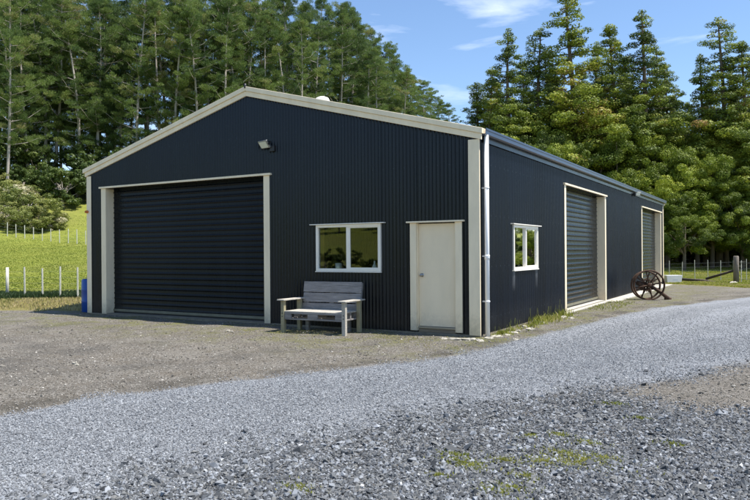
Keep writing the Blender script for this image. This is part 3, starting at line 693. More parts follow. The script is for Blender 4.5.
# pale mineral streaks running down from the side window corners
# floodlights
def floodlight(T, u, z, tilt, yawd, scale=1.0, label=None):
    r_ = bpy.data.objects.new('floodlight', None); COL.objects.link(r_); r_.parent = shed
    if label: r_['label'] = label
    r_.location = T(u, .14, z)
    base = 0 if T is TF else R(90)
    r_.rotation_euler = (R(tilt), 0, base+R(yawd)); s = scale
    # local: -y is outwards, lens faces -y
    MB().box(-.155*s, .155*s, -.0, .05*s, -.10*s, .10*s).build('lamp_housing', M['steel'], r_, .012)
    MB().box(-.125*s, .125*s, -.008, -.001, -.075*s, .075*s).build('lamp_lens', M['lens'], r_, .002)
    mb = MB(); mb.box(.155*s, .163*s, .0, .10*s, -.02, .02); mb.box(-.163*s, -.155*s, .0, .10*s, -.02, .02); mb.box(-.163*s, .163*s, .10*s, .108*s, -.02, .02); mb.build('lamp_bracket', M['dark_metal'], r_)
    return r_
floodlight(TF, -4.73, 3.76, 38, -12, .92, label='floodlight on the front gable')
MB().box(-4.62, -4.50, -.085, -.012, 3.62, 3.74).build('sensor_box', M['dark_metal'], shed, .01)
MB().box(.05, .14, 14.0, 14.14, 3.40, 3.50).build('sensor_box', M['dark_metal'], shed, .01)
floodlight(TS, 14.45, 3.50, 25, -35, .8, label='floodlight under the side gutter')
# orange insulator on the left corner post
mb = MB(); mb.lathe([(0, 0), (.035, .0), (.04, .03), (.028, .06), (.03, .075), (0, .085)], (-10.57, -.02, 2.58), 12, Matrix.Rotation(R(90), 4, 'X')); mb.build('insulator', M['orange'], shed)
# roof vent, white domed cowl on the right slope
mb = MB(); mb.lathe([(.11, 0), (.11, .12), (.17, .13), (.18, .17), (.14, .24), (.07, .27), (0, .28)], (-4.45, 1.6, 4.79), 20); mb.build('roof_vent', M['white'], shed)

# things on the sill inside the front window
mb = MB(); mb.lathe([(0, 0), (.035, 0), (.042, .09), (.038, .09), (.032, .01), (0, .01)], (0, 0, 0), 18)
o = mb.build('mug', M['mug']); o.location = (-3.03, .10, 1.137); o.scale = (1.8, 1.8, 1.7); tag(o, 'white mug on the sill inside the front window, behind its left pane', 'mug')
mb = MB(); mb.lathe([(0, 0), (.035, 0), (.04, .02), (.038, .07), (.014, .11), (.014, .15), (0, .155)], (0, 0, 0), 16)
o = mb.build('bottle', M['mug']); o.location = (-2.20, .10, 1.137); o.scale = (1.3, 1.3, 1.3); tag(o, 'small pale bottle on the sill inside the front window, behind its right pane', 'bottle')
bench_in = empty('workbench', (-3.4, 1.3, .03)); tag(bench_in, 'dark workbench inside the shed behind the front window', 'workbench')
MB().box(-1.1, 1.3, -.35, .35, .85, .9).build('bench_top', M['dark_wood'], bench_in)
for sx in (-1.0, 1.2):
    for sy_ in (-.3, .3): MB().box(sx-.04, sx+.04, sy_-.04, sy_+.04, 0, .85).build('leg', M['dark_wood'], bench_in)
cb = empty('cupboard', (-2.6, 2.6, .03)); tag(cb, 'tall dark cupboard inside the shed seen through the front window', 'cupboard')
MB().box(-.5, .5, -.25, .25, 0, 1.75).build('carcass', M['dark_wood'], cb, .01)
MB().box(-.48, -.01, -.27, -.252, .05, 1.7).build('door', M['dark_wood'], cb); MB().box(.01, .48, -.27, -.252, .05, 1.7).build('door', M['dark_wood'], cb)

# ------------------------------------------------------------------ pallet bench
bn = empty('pallet_bench', (-2.93, -.62, 0), R(2.5)); tag(bn, 'weathered grey pallet bench with pale armrests against the front wall', 'bench')
# local x along, -y front. overall 1.35 wide
mb = MB()
zs = .385
for i, (a, b) in enumerate(((-.36, -.225), (-.205, -.08), (-.06, .07), (.09, .22))): mb.box(-.62, .64, a, b, zs, zs+.022)
mb.build('seat', M['wood_pale'], bn, .003)
mb = MB()
for y0, y1 in ((-.36, -.325), (-.05, -.01), (.19, .225)):
    mb.box(-.62, .64, y0, y1, .355, .3845)        # upper stringer board
    for xa, xb in ((-.62, -.47), (-.10, .12), (.50, .64)): mb.box(xa, xb, y0, y1, .275, .3545)
    mb.box(-.62, .64, y0, y1, .245, .2745)
for xa in (-.60, -.05, .55): mb.box(xa, xa+.09, -.322, .188, .247, .272)
mb.build('pallet_base', M['wood_grey'], bn, .003)
mb = MB(); Mx = Matrix.Translation((0, .235, .40)) @ Matrix.Rotation(R(-9), 4, 'X')
for z0, z1, e0, e1 in ((-.03, .125, 0, 0), (.145, .325, .004, -.003), (.340, .545, -.003, .004)): mb.box(-.62+e0, .68+e1, 0, .02, z0, z1, Mx)
for xa in (-.60, -.02, .56): mb.box(xa, xa+.10, .022, .10, -.12, .535, Mx)
mb.build('backrest', M['wood_grey'], bn, .003)
for sx, m_ in ((-1, M['wood_green']), (1, M['wood_green'])):
    x0, x1 = (-.70, -.625) if sx < 0 else (.645, .72)
    MB().box(x0, x1, -.37, -.30, -.03, .598).build('leg', M['wood_pale'] if sx > 0 else M['wood_green'], bn, .004)
    MB().box(x0, x1, .17, .245, -.03, .598).build('leg', M['wood_green'], bn, .004)
    MB().box(x0-.045, x1+.045, -.43, .30, .600, .625).build('armrest', M['wood_pale'], bn, .004)
for sx in (-.6625, .6825):
    for yy_, zz_ in ((-.371, .30), (-.371, .36)):
        mb = MB(); mb.tube([(sx, yy_, zz_), (sx, yy_-.006, zz_)], .010, 8); mb.build('bolt', M['dark_metal'], bn)
for xa in (-.50, .42): MB().box(xa, xa+.07, .17, .24, -.03, .243).build('rear_block', M['wood_grey'], bn, .003)

# ------------------------------------------------------------------ blue drum behind the left corner
dr = empty('drum', (-10.98, .42, -.02)); tag(dr, 'blue plastic drum behind the left front corner of the shed', 'drum')
mb = MB(); mb.lathe([(0, 0), (.25, 0), (.275, .03), (.28, .28), (.29, .30), (.28, .32), (.28, .58), (.29, .60), (.28, .62), (.275, .84), (.25, .88), (.235, .865), (0, .865)], n=28); mb.build('barrel_body', M['blue'], dr)
mb = MB(); mb.lathe([(.04, .866), (.04, .89), (0, .892)], (.12, 0, 0), 12); mb.build('bung', M['black'], dr)

# ------------------------------------------------------------------ old iron implement wheels
wc = Vector((1.02, 10.9, .455))
tocam = (Vector((CX, CY, 0))-Vector((wc.x, wc.y, 0))).normalized()
axd = (Matrix.Rotation(R(14), 3, 'Z') @ tocam).normalized()
im = empty('iron_wheels', (0, 0, 0)); im.location = (wc.x, wc.y, 0)
tag(im, 'old rusty iron spoked wheels of a farm implement beside the side wall', 'wheels')
Zq = axd; Xq = Vector((0, 0, 1)).cross(Zq).normalized(); Yq = Zq.cross(Xq)
M3q = Matrix((Xq, Yq, Zq)).transposed()
for off, rad, ns, ph in ((.14, .44, 8, .2), (-.26, .42, 8, .5)):
    c = Vector((0, 0, rad+.012))+axd*off
    mb = MB(); mb.torus(rad, .026, c, M3q, 48, 6, 2.2)
    wh = mb.build('wheel_rim', M['rust'], im)
    mb = MB(); mb.lathe([(.02, -.07), (.06, -.07), (.075, -.03), (.075, .03), (.055, .07), (.02, .07)], c, 18, M3q.to_4x4()); mb.build('wheel_hub', M['rust'], wh)
    for k_ in range(ns):
        a = 2*math.pi*k_/ns+ph; dv = M3q @ Vector((math.cos(a), math.sin(a), 0))
        mb = MB(); mb.tube([c+dv*.06+axd*.03*(-1)**k_, c+dv*(rad-.008)], [.026, .019], 6); mb.build('spoke', M['rust'], wh)
mb = MB(); mb.tube([Vector((0, 0, .44))+axd*.30, Vector((0, 0, .44))-axd*.45], .022, 10); mb.build('axle', M['rust'], im)
gc = Vector((0, 0, .44))-axd*.06
mb = MB(); nt_ = 26
for k_ in range(nt_):
    a = 2*math.pi*k_/nt_; dv = M3q @ Vector((math.cos(a), math.sin(a), 0)); mb.tube([gc+dv*.17, gc+dv*.215], [.017, .011], 5)
mb.torus(.165, .02, gc, M3q, 30, 6, 1.2)
for k_ in range(5):
    a = 2*math.pi*k_/5; dv = M3q @ Vector((math.cos(a), math.sin(a), 0)); mb.tube([gc, gc+dv*.16], .013, 5)
mb.build('gear', M['rust'], im)
mb = MB(); q = Vector((0, 0, .44))+axd*.05; R_ = rt
mb.tube([q-R_*.34+Vector((0, 0, .10)), q+R_*.05+Vector((0, 0, .0)), q+R_*.40-Vector((0, 0, .24)), q+R_*.60-Vector((0, 0, .40))], [.045, .05, .05, .06], 8)
mb.tube([q-R_*.30+Vector((0, 0, .06)), q-R_*.22-Vector((0, 0, .12)), q+R_*.2-Vector((0, 0, .10))], [.03, .04, .03], 8)
mb.build('drag_bar', M['rust'], im)
mb = MB(); mb.box(-.11, .13, -.05, .05, -.05, .05, Matrix.Translation(q-R_*.26+Vector((0, 0, .03))) @ Matrix.Rotation(.4, 4, 'Y')); mb.build('gear_case', M['rust'], im, .02)
mb = MB(); mb.tube([q+R_*.50-Vector((0, 0, .39)), q+R_*.68-Vector((0, 0, .425))], [.06, .05], 8); mb.build('shoe', M['rust'], im)

# ------------------------------------------------------------------ fences
def fence(name, label, pts, ph, pw, m_, nw, thick=None, wire_r=.004, wire_top=.93, lean=.02):
    o = empty(name, (pts[0][0], pts[0][1], hz(*pts[0]))); tag(o, label, 'fence'); g = random.Random(len(pts)*7)
    org = Vector(o.location)
    for i, (x, y) in enumerate(pts):
        w = pw*(thick.get(i, 1) if thick else 1); h = ph*g.uniform(.95, 1.05); p = Vector((x, y, hz(x, y)))-org
        mb = MB(); mb.tube([p-Vector((0, 0, .15)), p+Vector((g.uniform(-lean, lean), g.uniform(-lean, lean), h))], [w, w*.92], 6 if w < .05 else 10, smooth=w > .05)
        mb.build('post', m_, o)
    mb = MB()
    for k_ in range(nw):
        zf = wire_top*ph*(k_+.7)/nw
        mb.tube([Vector((x, y, hz(x, y)+zf))-org for x, y in pts], wire_r, 4)
    mb.build('wires', M['wire'], o)
    return o
pl = []
for i in range(-4, 10):
    px = 7+i*17.6; dep = 29-i*.55; p = place(px, dep); pl.append((p.x, p.y))
fence('wire_fence', 'near low wire fence with slim white posts left of the shed', pl, 1.26, .036, M['batten'], 5, thick={4: 1.8}, wire_r=.004)
pl = []
for i in range(-3, 16):
    px = 7.5+i*8.7; dep = 69-i*.25; p = place(px, dep); pl.append((p.x, p.y))
fence('wire_fence', 'far wire fence with pale posts crossing the hillside below the scrub', pl, 1.35, .042, M['batten'], 4, wire_r=.006)
pl = []
for i in range(-5, 7):
    px = 669+i*12.9; dep = 35.2-(i*.28); p = place(px, dep); pl.append((p.x, p.y))
fence('wire_fence', 'wire fence with slim pale battens before the trees right of the shed', pl, 1.05, .017, M['batten'], 5, wire_r=.004)
pl = [tuple(place(px, d)[:2]) for px, d in ((741, 31.0), (757, 30.5), (775, 30))]
fence('wire_fence', 'short run of wire fence right of the thick wooden strainer post', pl, 1.05, .022, M['batten'], 4, wire_r=.010)
sp = place(736, 31.2); st = empty('strainer_post', (sp.x, sp.y, hz(sp.x, sp.y))); tag(st, 'thick grey wooden strainer post with a diagonal stay at the fence end', 'post')
mb = MB(); mb.tube([(0, 0, -.2), (0, 0, 1.18), (0, 0, 1.22)], [.125, .115, .09], 14); mb.build('post', M['post_wood'], st)
b0 = place(706, 32.5)-sp; mb = MB(); mb.tube([(b0.x, b0.y, .14), (0-.02, 0, .58)], [.06, .055], 8); mb.build('stay', M['dark_wood'], st)
lg0 = place(680, 33.5); lg1 = place(729, 31.3)
mb = MB(); d_ = lg1-lg0; mb.tube([(0, 0, .14), (d_.x*.5, d_.y*.5, .09), (d_.x, d_.y, -.03)], [.065, .075, .06], 8)
o = mb.build('log', M['dark_wood']); o.location = (lg0.x, lg0.y, hz(lg0.x, lg0.y)+.02); tag(o, 'long dark log lying on the grass left of the strainer post', 'log')
# plastic trough
tp = place(672.5, 31.6); tr = empty('trough', (tp.x, tp.y, hz(tp.x, tp.y)+.0), math.atan2(rt.y, rt.x)); tag(tr, 'pale plastic trough with a blue patch on the grass edge by the fence', 'trough')
mb = MB(); vs = []
for z, s in ((0.02, .88), (.37, 1.0)): vs += [(-.36*s, -.2*s, z), (.36*s, -.2*s, z), (.36*s, .2*s, z), (-.36*s, .2*s, z)]
vs += [(-.33, -.17, .37), (.33, -.17, .37), (.33, .17, .37), (-.33, .17, .37), (-.28, -.14, .06), (.28, -.14, .06), (.28, .14, .06), (-.28, .14, .06)]
mb.add(vs, [(3, 2, 1, 0), (0, 1, 5, 4), (1, 2, 6, 5), (2, 3, 7, 6), (3, 0, 4, 7), (4, 5, 9, 8), (5, 6, 10, 9), (6, 7, 11, 10), (7, 4, 8, 11), (8, 9, 13, 12), (9, 10, 14, 13), (10, 11, 15, 14), (11, 8, 12, 15), (12, 13, 14, 15)])
mb.build('tub', M['pipe'], tr, .008)
MB().box(-.08, .16, -.203, -.196, .14, .28, Matrix.Translation((0, 0, 0)) @ Matrix.Rotation(R(-6), 4, 'X')).build('sticker', mat('faded_blue', (.25, .35, .6), .5), tr)

# rocks and broken concrete along the side wall and at fence feet
def rock(loc, size, label, cat='rock', m_=M['pale_rock'], seed=0, group=None):
    g = random.Random(seed); bm_v = []; n1, n2 = 10, 6
    mb = MB(); vs = []
    ph = [g.uniform(0, 6) for _ in range(6)]
    for i in range(n2+1):
        th = math.pi*i/n2
        for k_ in range(n1):
            a = 2*math.pi*k_/n1; r_ = 1+.22*math.sin(2*a+ph[0])+.15*math.sin(3*a+ph[1]+th*2)+.12*math.sin(5*th+ph[2]+a)+g.uniform(-.06, .06)
            vs.append((size[0]*r_*math.sin(th)*math.cos(a), size[1]*r_*math.sin(th)*math.sin(a), size[2]*r_*math.cos(th)*.9))
    mb.add(vs, [(i*n1+k_, (i+1)*n1+k_, (i+1)*n1+(k_+1) % n1, i*n1+(k_+1) % n1) for i in range(n2) for k_ in range(n1)], False)
    o = mb.build('rock', m_); o.location = (loc[0], loc[1], hz(loc[0], loc[1])+loc[2]); o.rotation_euler = (0, 0, g.uniform(0, 6)); tag(o, label, cat, group); return o
rl = [(497, 337, .16, .09, .035), (505, 335, .15, .08, .03), (489, 338.5, .14, .08, .03), (512, 333, .10, .07, .03), (517, 331.5, .11, .08, .05), (524, 328, .09, .07, .06), (530, 330, .13, .08, .045), (515, 340, .10, .07, .03), (563, 318, .12, .09, .05), (570, 318.5, .09, .07, .04), (536, 323, .08, .06, .04), (470, 339.5, .13, .08, .028), (456, 339.3, .12, .07, .025), (480, 340.5, .13, .07, .025), (444, 338.6, .10, .06, .02)]
for i, (px, py, a, b_, c) in enumerate(rl):
    x, y = gpt(px, py)
    if x < .2 and y > -.1: x = .24
    wh = 'before the cream door and front corner' if px < 486 else ('beside the near side door jamb' if px > 550 else 'among the weeds along the side wall')
    rock((x, y, .0), (a, b_, c), 'pale broken concrete lump lying '+wh, seed=i, group='concrete lumps '+wh)
x, y = gpt(8, 299.5); p = place(8, 28.4); rock((p.x, p.y, .05), (.42, .25, .11), 'flat pale rock at the foot of the leftmost near fence post', seed=50)
p = place(733, 30.6); rock((p.x, p.y, .02), (.28, .16, .07), 'flat white rock at the foot of the strainer post', seed=51)
for i, (px, py, a) in enumerate(((228, 331.5, .045), (232, 332, .03), (75, 364, .04), (77, 365.5, .03))):
    x, y = gpt(px, py); rock((x, y, .01), (a, a*.8, a*.5), 'small pale stone lying on the brown yard gravel', seed=60+i, group='loose stones on the yard')

# weeds along the side wall
def weed(px, py, h, n, spread, label, seed, m_='weed'):
    n = int(n*.6)
    g = np.random.default_rng(seed); x, y = gpt(px, py)
    if x < .22: x = .22
    P = np.stack([np.clip(g.normal(0, spread, n), -.14, .3), g.normal(0, spread*1.7, n)], 1); n = n; n = n; hh = .4*h*g.uniform(.2, 1, n)**1.5; ww = g.uniform(.005, .013, n)
    root = empty('weed', (x, y, hz(x, y))); tag(root, label, 'weed')
    blades('leaves', P, hh, ww, M[m_], seed+1, lean=.6, parent=root, z=np.zeros(n), tag_it=False)
    mb = MB(); gg = random.Random(seed)
    for _ in range(5):
        a, b_ = max(-.1, gg.gauss(0, spread)), gg.gauss(0, spread*1.4); mb.tube([(a, b_, 0), (a+gg.uniform(-.03, .05), b_+gg.uniform(-.05, .05), h*gg.uniform(.35, .75))], [.003, .0015], 4)
    mb.build('stems', M['weed'], root)
weed(492, 334, .27, 190, .05, 'bright green weed at the foot of the white downpipe', 100)
weed(501, 331, .42, 80, .05, 'tall thin pale weed beside the downpipe weed', 102)
weed(520, 327.5, .26, 160, .10, 'low broad weed among the concrete lumps midway along the side wall', 104)
weed(530, 323.5, .50, 150, .10, 'tall pale weed below the far edge of the side window', 106)
weed(541, 320.5, .44, 330, .14, 'dense bushy green weed right of the side window', 108)
weed(549, 318.5, .32, 260, .14, 'low yellowish weed between the side window and roller door', 110)
weed(556, 316, .55, 170, .10, 'tallest green weed just before the near side roller door', 112)
def low_weeds():
    g = np.random.default_rng(130); n = 700
    P = np.stack([.10+np.abs(g.normal(0, .16, n)), g.uniform(.1, 5.3, n)], 1)
    k_ = g.uniform(0, 1, n) < .35+.65*(np.sin(P[:, 1]*2.3+1)*.5+.5); P = P[k_]
    P2_ = np.stack([.18+np.abs(g.normal(0, .14, 900)), g.uniform(10, 10.7, 900)+g.normal(0, .4, 900)], 1)
    P3 = np.stack([g.uniform(.2, .9, 500), g.uniform(6.5, 9.6, 500)], 1)
    P = np.concatenate([P, P3])
    blades('wall_foot_grass', P, g.uniform(.015, .07, len(P)), g.uniform(.004, .009, len(P)), M['weed'], 131, 'thin green grass growing along the foot of the side wall')
    P = np.stack([g.uniform(-4.6, .3, 5200), -.05-np.abs(g.normal(.75, .45, 5200))], 1)
    k_ = (np.sin(P[:, 0]*3+2)*np.cos(P[:, 1]*4)+g.normal(0, .5, len(P))) > .25; P = P[k_ & (sdist(P, ROAD) < -.2)]
    blades('yard_moss', P, g.uniform(.006, .022, len(P)), g.uniform(.004, .008, len(P)), M['drygrass'], 133, 'sparse olive moss and grass on the gravel before the bench')
low_weeds()

# ------------------------------------------------------------------ trees
def leaf_quads(C, D, ln, wd, g, nrm=None):
    """diamond leaves at C pointing along D, or lying across nrm"""
    n = len(C); r_ = g.normal(size=(n, 3))
    if nrm is not None:
        D = np.cross(nrm, r_); D /= np.linalg.norm(D, axis=1)[:, None]+1e-9; r_ = nrm
    s = np.cross(D, r_); s /= np.linalg.norm(s, axis=1)[:, None]+1e-9
    ln = ln[:, None]; wd = wd[:, None]
    v = np.stack([C-D*ln*.5, C+s*wd*.5, C+D*ln*.5, C-s*wd*.5], 1)
    f = (np.arange(n)*4)[:, None]+np.arange(4)[None]
    return v.reshape(-1, 3), f
def crown_mesh(name, puffs, per, ln, wd, mat_, seed, upb=.5, flat=.75, shell=False):
    """puffs: list of (x,y,z,r,tint)"""
    g = np.random.default_rng(seed); Pf = np.array(puffs); m = len(Pf)
    cnt = np.maximum((per*(Pf[:, 3]/np.mean(Pf[:, 3]))**2).astype(int), 6); ix = np.repeat(np.arange(m), cnt); n = len(ix)
    d = g.normal(size=(n, 3)); d /= np.linalg.norm(d, axis=1)[:, None]
    rr = g.uniform(.25, 1, n)**(.35 if shell else .6)
    off = d*rr[:, None]*Pf[ix, 3][:, None]; off[:, 2] *= flat
    C = Pf[ix, :3]+off
    D = d*1.0+g.normal(0, .45, (n, 3)); D[:, 2] += upb; D /= np.linalg.norm(D, axis=1)[:, None]
    nrm = None
    if shell:
        nrm = d+g.normal(0, .33, (n, 3)); nrm[:, 2] += .22; nrm /= np.linalg.norm(nrm, axis=1)[:, None]
    V_, F_ = leaf_quads(C, D, ln*g.uniform(.6, 1.3, n), wd*g.uniform(.6, 1.3, n), g, nrm)
    t_ = np.clip(Pf[ix, 4]+g.normal(0, .10, n), 0, 1)
    return mesh_np(name, V_, F_, mat_, tint=t_, link=False)
def limb_mesh(name, tubes, mat_):
    mb = MB()
    for pts, rad, n in tubes: mb.tube(pts, rad, n, cap=False)
    me = bpy.data.meshes.new(name); me.from_pydata(mb.v, [], mb.f); me.polygons.foreach_set('use_smooth', [True]*len(mb.f)); me.materials.append(mat_); me.update(); return me

def gen_pine(seed, H=25, start=.42, rad=3.4, droop=.25, dead=True):
    g = random.Random(seed); tubes = []; puffs = []
    lx, ly = g.uniform(-1.6, 1.6), g.uniform(-1.6, 1.6)
    def tp(f): return Vector((lx*f*f+.32*math.sin(f*5+seed), ly*f*f+.28*math.cos(f*4.3+seed), f*H))
    tubes.append(([tp(i/12) for i in range(13)], [.21*(1-i/12)**.7+.03 for i in range(13)], 7))
    f = start*.3 if dead else start
    while f < .985:
        live = f > start or g.random() < .30
        nb = g.choice((2, 3, 3, 4)); a0 = g.uniform(0, 6.28)
        prof = rad*(min(1, (1.04-f)/.33))**.75*(1 if f > start+.1 else .75)
        for k in range(nb):
            if g.random() < (.38 if f < .45 else .34 if f < .8 else .15): continue
            a = a0+6.28*k/nb+g.uniform(-.4, .4); l_ = prof*g.uniform(.5, 1.35) if live else g.uniform(.3, 1.2)
            b = tp(f); rise = g.uniform(.15, .55)*l_ if live else g.uniform(-.3, .4)*l_
            mid = b+Vector((math.cos(a)*l_*.55, math.sin(a)*l_*.55, rise*.35)); e = b+Vector((math.cos(a)*l_, math.sin(a)*l_, rise))
            tubes.append(([b, mid, e], [.05, .032, .012] if live else [.022, .014, .006], 4))
            if live:
                tn = g.betavariate(2, 2.2)
                nn = 2+int(l_*1.3)
                for q in range(nn):
                    u = .22+.78*(q+.7)/nn; c = (b.lerp(mid, u/.55) if u < .55 else mid.lerp(e, (u-.55)/.45))
                    r_ = g.uniform(.34, .80); sd = .7*l_*.35
                    c = c+Vector((g.uniform(-sd, sd), g.uniform(-sd, sd), g.uniform(-.05, .35)))
                    puffs.append((c.x, c.y, c.z, r_, min(1, max(0, tn*.7+.1+g.uniform(-.12, .12)))))
        f += g.uniform(.022, .038) if live or f > start else g.uniform(.03, .06)
    t = tp(1); puffs.append((t.x, t.y, t.z-.1, .5, .5)); puffs.append((t.x, t.y, t.z-.7, .6, .5))
    return limb_mesh('trunk', tubes, M['bark_grey']), crown_mesh('crown', puffs, 140, .26, .052, M['pine'], seed, .9, .45)
def gen_spire(seed, H=22, rad=3.0, sparse=0.0, start=.10):
    """tall conifer with a narrow open top of round tufts, fuller below"""
    g = random.Random(seed); tubes = []; puffs = []
    def tp(f): return Vector((.25*math.sin(f*4+seed), .2*math.cos(f*5+seed), f*H))
    tubes.append(([tp(i/10) for i in range(11)], [.22*(1-i/10)**.8+.03 for i in range(11)], 8))
    f = start
    while f < .99:
        prof = rad*min(1, ((1.01-f)/.72))**.9+.15
        nb = 6 if f < .6 else (5 if f < .8 else 4); a0 = g.uniform(0, 6.28)
        for k in range(nb):
            if g.random() < .06+sparse*(f > .55): continue
            a = a0+6.28*k/nb+g.uniform(-.35, .35); l_ = prof*g.uniform(.45, 1.25); b = tp(f)
            rise = g.uniform(-.12, .3)*l_
            mid = b+Vector((math.cos(a)*l_*.5, math.sin(a)*l_*.5, rise*.2)); e = b+Vector((math.cos(a)*l_, math.sin(a)*l_, rise))
            tubes.append(([b, mid, e], [.05, .03, .012], 4)); tn = g.betavariate(2, 1.8)
            nn = 1+int(l_*1.5)
            for q in range(nn):
                u = .22+.78*(q+.9)/nn; c = (b.lerp(mid, u/.5) if u < .5 else mid.lerp(e, (u-.5)/.5)); r_ = g.uniform(.34, .74)*(1.05 if f < .6 else .72)
                c = c+Vector((g.uniform(-.25, .25), g.uniform(-.25, .25), g.uniform(-.1, .25)))
                red = .25 if g.random() < .07 else 0
                puffs.append((c.x, c.y, c.z, r_, min(1, max(0, tn*.65+.12-.15*(f > .75)+red+g.uniform(-.1, .1)))))
        f += g.uniform(.019, .029)
    t = tp(1); puffs.append((t.x, t.y, t.z, .3, .4)); puffs.append((t.x, t.y, t.z-.45, .42, .4))
    return limb_mesh('trunk', tubes, M['bark_brown']), crown_mesh('crown', puffs, 190, .14, .085, M['conifer'], seed, .35, .62, True)
def gen_broad(seed, H=9, rad=3.2, start=.22, npuff=230, mat_='broad', bark='bark_grey', leaf=.105, per=260):
    """bushy round-topped tree made of many domed clumps"""
    g = random.Random(seed); tubes = []; puffs = []
    top = Vector((g.uniform(-.3, .3), g.uniform(-.3, .3), H*.62))
    tubes.append(([(0, 0, -.2), (top.x*.4, top.y*.4, H*.25), tuple(top)], [.22, .17, .09], 8))
    lobes = []
    for k in range(16):
        a = g.uniform(0, 6.28); zf = g.uniform(start+.06, .92); rr = rad*math.sin(math.pi*min(1, (zf-start*.3)/(1.12-start*.3)))**.6*g.uniform(.45, .85)
        c = Vector((math.cos(a)*rr, math.sin(a)*rr, zf*H)); lobes.append((c, g.uniform(.75, 1.35)*rad/3.2, g.betavariate(2, 2)))
        tubes.append(([(top.x*.4, top.y*.4, H*g.uniform(.2, .45)), (c.x*.55, c.y*.55, c.z*.8), tuple(c)], [.08, .05, .02], 5))
    for _ in range(npuff):
        c, r_, tn = g.choice(lobes); d = Vector((g.gauss(0, 1), g.gauss(0, 1), g.gauss(.25, .6))).normalized(); d.z *= .85; p = c+d*r_*g.uniform(.5, 1.25)
        if p.z < H*start: continue
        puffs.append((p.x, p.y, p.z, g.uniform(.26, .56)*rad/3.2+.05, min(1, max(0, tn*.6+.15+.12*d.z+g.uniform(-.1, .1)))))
    return limb_mesh('trunk', tubes, M[bark]), crown_mesh('crown', puffs, per, leaf, leaf*.65, M[mat_], seed, .3, .68, True)
def tree(name, meshes, loc, scale, rz, label, cat='tree', group=None, sxy=None, parts=('trunk', 'crown')):
    o = bpy.data.objects.new(name, None); COL.objects.link(o); o.location = loc; o.rotation_euler = (0, 0, rz)
    sxy = sxy or scale; o.scale = (sxy, sxy, scale); tag(o, label, cat, group)
    for n_, me in zip(parts, meshes):
        c = bpy.data.objects.new(n_, me); COL.objects.link(c); c.parent = o
    return o

# hillside pine stand on the left
pines = [gen_pine(200+i, 25, start=s, rad=r_) for i, (s, r_) in enumerate(((.16, 3.7), (.30, 3.4), (.12, 3.9), (.22, 3.6), (.36, 3.2), (.10, 3.7), (.20, 3.4)))]
TOPX = [-60, 285, 292, 300, 312, 318, 345, 352, 362, 380, 400, 412, 425, 440, 452, 470]
TOPY = [-26, -22, -4, 3, 2, -8, 0, 10, 20, 40, 57, 68, 79, 98, 116, 140]
gt = random.Random(77); npine = 0
REG = [(20, 'at the far left edge'), (60, 'above the pale scrub'), (100, 'above the left gable end'), (150, 'above the front roller door'), (205, 'up the left gable slope'), (255, 'above the gable peak'), (305, 'above the white roof vent'), (350, 'where the skyline starts falling'), (400, 'midway down the falling skyline'), (999, 'at the low right end of the skyline')]
def pine_label(px, row):
    where = next(t for lim, t in REG if px < lim); return '%s pine on the hill %s' % (('front row', 'second row', 'third row', 'rearmost')[row], where), 'pines in the %s %s' % (('front row', 'second row', 'third row', 'rear row')[row], where)
for row, (dl, dr_, step) in enumerate(((93, 112, 16), (99, 120, 18), (106, 130, 20), (113, 141, 20))):
    px = -30+row*6
    while px < 448:
        dep = interp(px, [-30, 240, 330, 380, 420, 450], [dl, dl+6, dr_, dr_+10, dr_+22, dr_+34])+gt.uniform(-2.5, 2.5)
        topy = interp(px, TOPX, TOPY)+gt.uniform(0, 10)+(gt.uniform(0, 35) if row in (0, 1) else 0)
        if px > 290 and row == 3: topy = interp(px, TOPX, TOPY)
        p = place(px, dep); z0 = hz(p.x, p.y)-.2; H = zat(topy, dep)-z0; H = max(8, H); s = H/25
        q = gt.randrange(len(pines))
        tree('pine_tree', pines[q], (p.x, p.y, z0), s, gt.uniform(0, 6.28), pine_label(px, row)[0], 'tree', pine_label(px, row)[1], sxy=max(.72, min(1.05, s*gt.uniform(.85, 1.1)))); npine += 1
        px += ((15 if px > 330 else step) if px > 250 else (16, 19, 23, 28)[row])*gt.uniform(.6, 1.4)
# feathery last tree and a big spreading one at the far left
p = place(452, 150); z0 = hz(p.x, p.y); tree('pine_tree', gen_pine(301, 25, start=.2, rad=3.2), (p.x, p.y, z0), (zat(104, 150)-z0)/25, 1, 'feathery pine standing at the low right end of the hill stand', 'tree', sxy=.8)
p = place(8, 86); z0 = hz(p.x, p.y); tree('pine_tree', gen_pine(302, 25, start=.2, rad=4.6, dead=False), (p.x, p.y, z0), (zat(-25, 86)-z0)/25, 2, 'broad pine with wide grey forked limbs at the left edge of the stand', 'tree', sxy=.85)
# understory along the foot of the stand
und = [gen_broad(400+i, 6, 2.9, .05, 150, 'understory', leaf=.26, per=60) for i in range(3)]
for i in range(30):
    px = -25+i*15.5+gt.uniform(-5, 5); dep = 88+gt.uniform(-1, 9)+max(0, px-250)*.14; p = place(px, dep); z0 = hz(p.x, p.y)-.4
    tree('bush', und[i % 3], (p.x, p.y, z0), gt.uniform(.7, 1.5), gt.uniform(0, 6), 'dark green bush growing under the pines along the foot of the stand', 'bush', 'dark bushes under the pines')
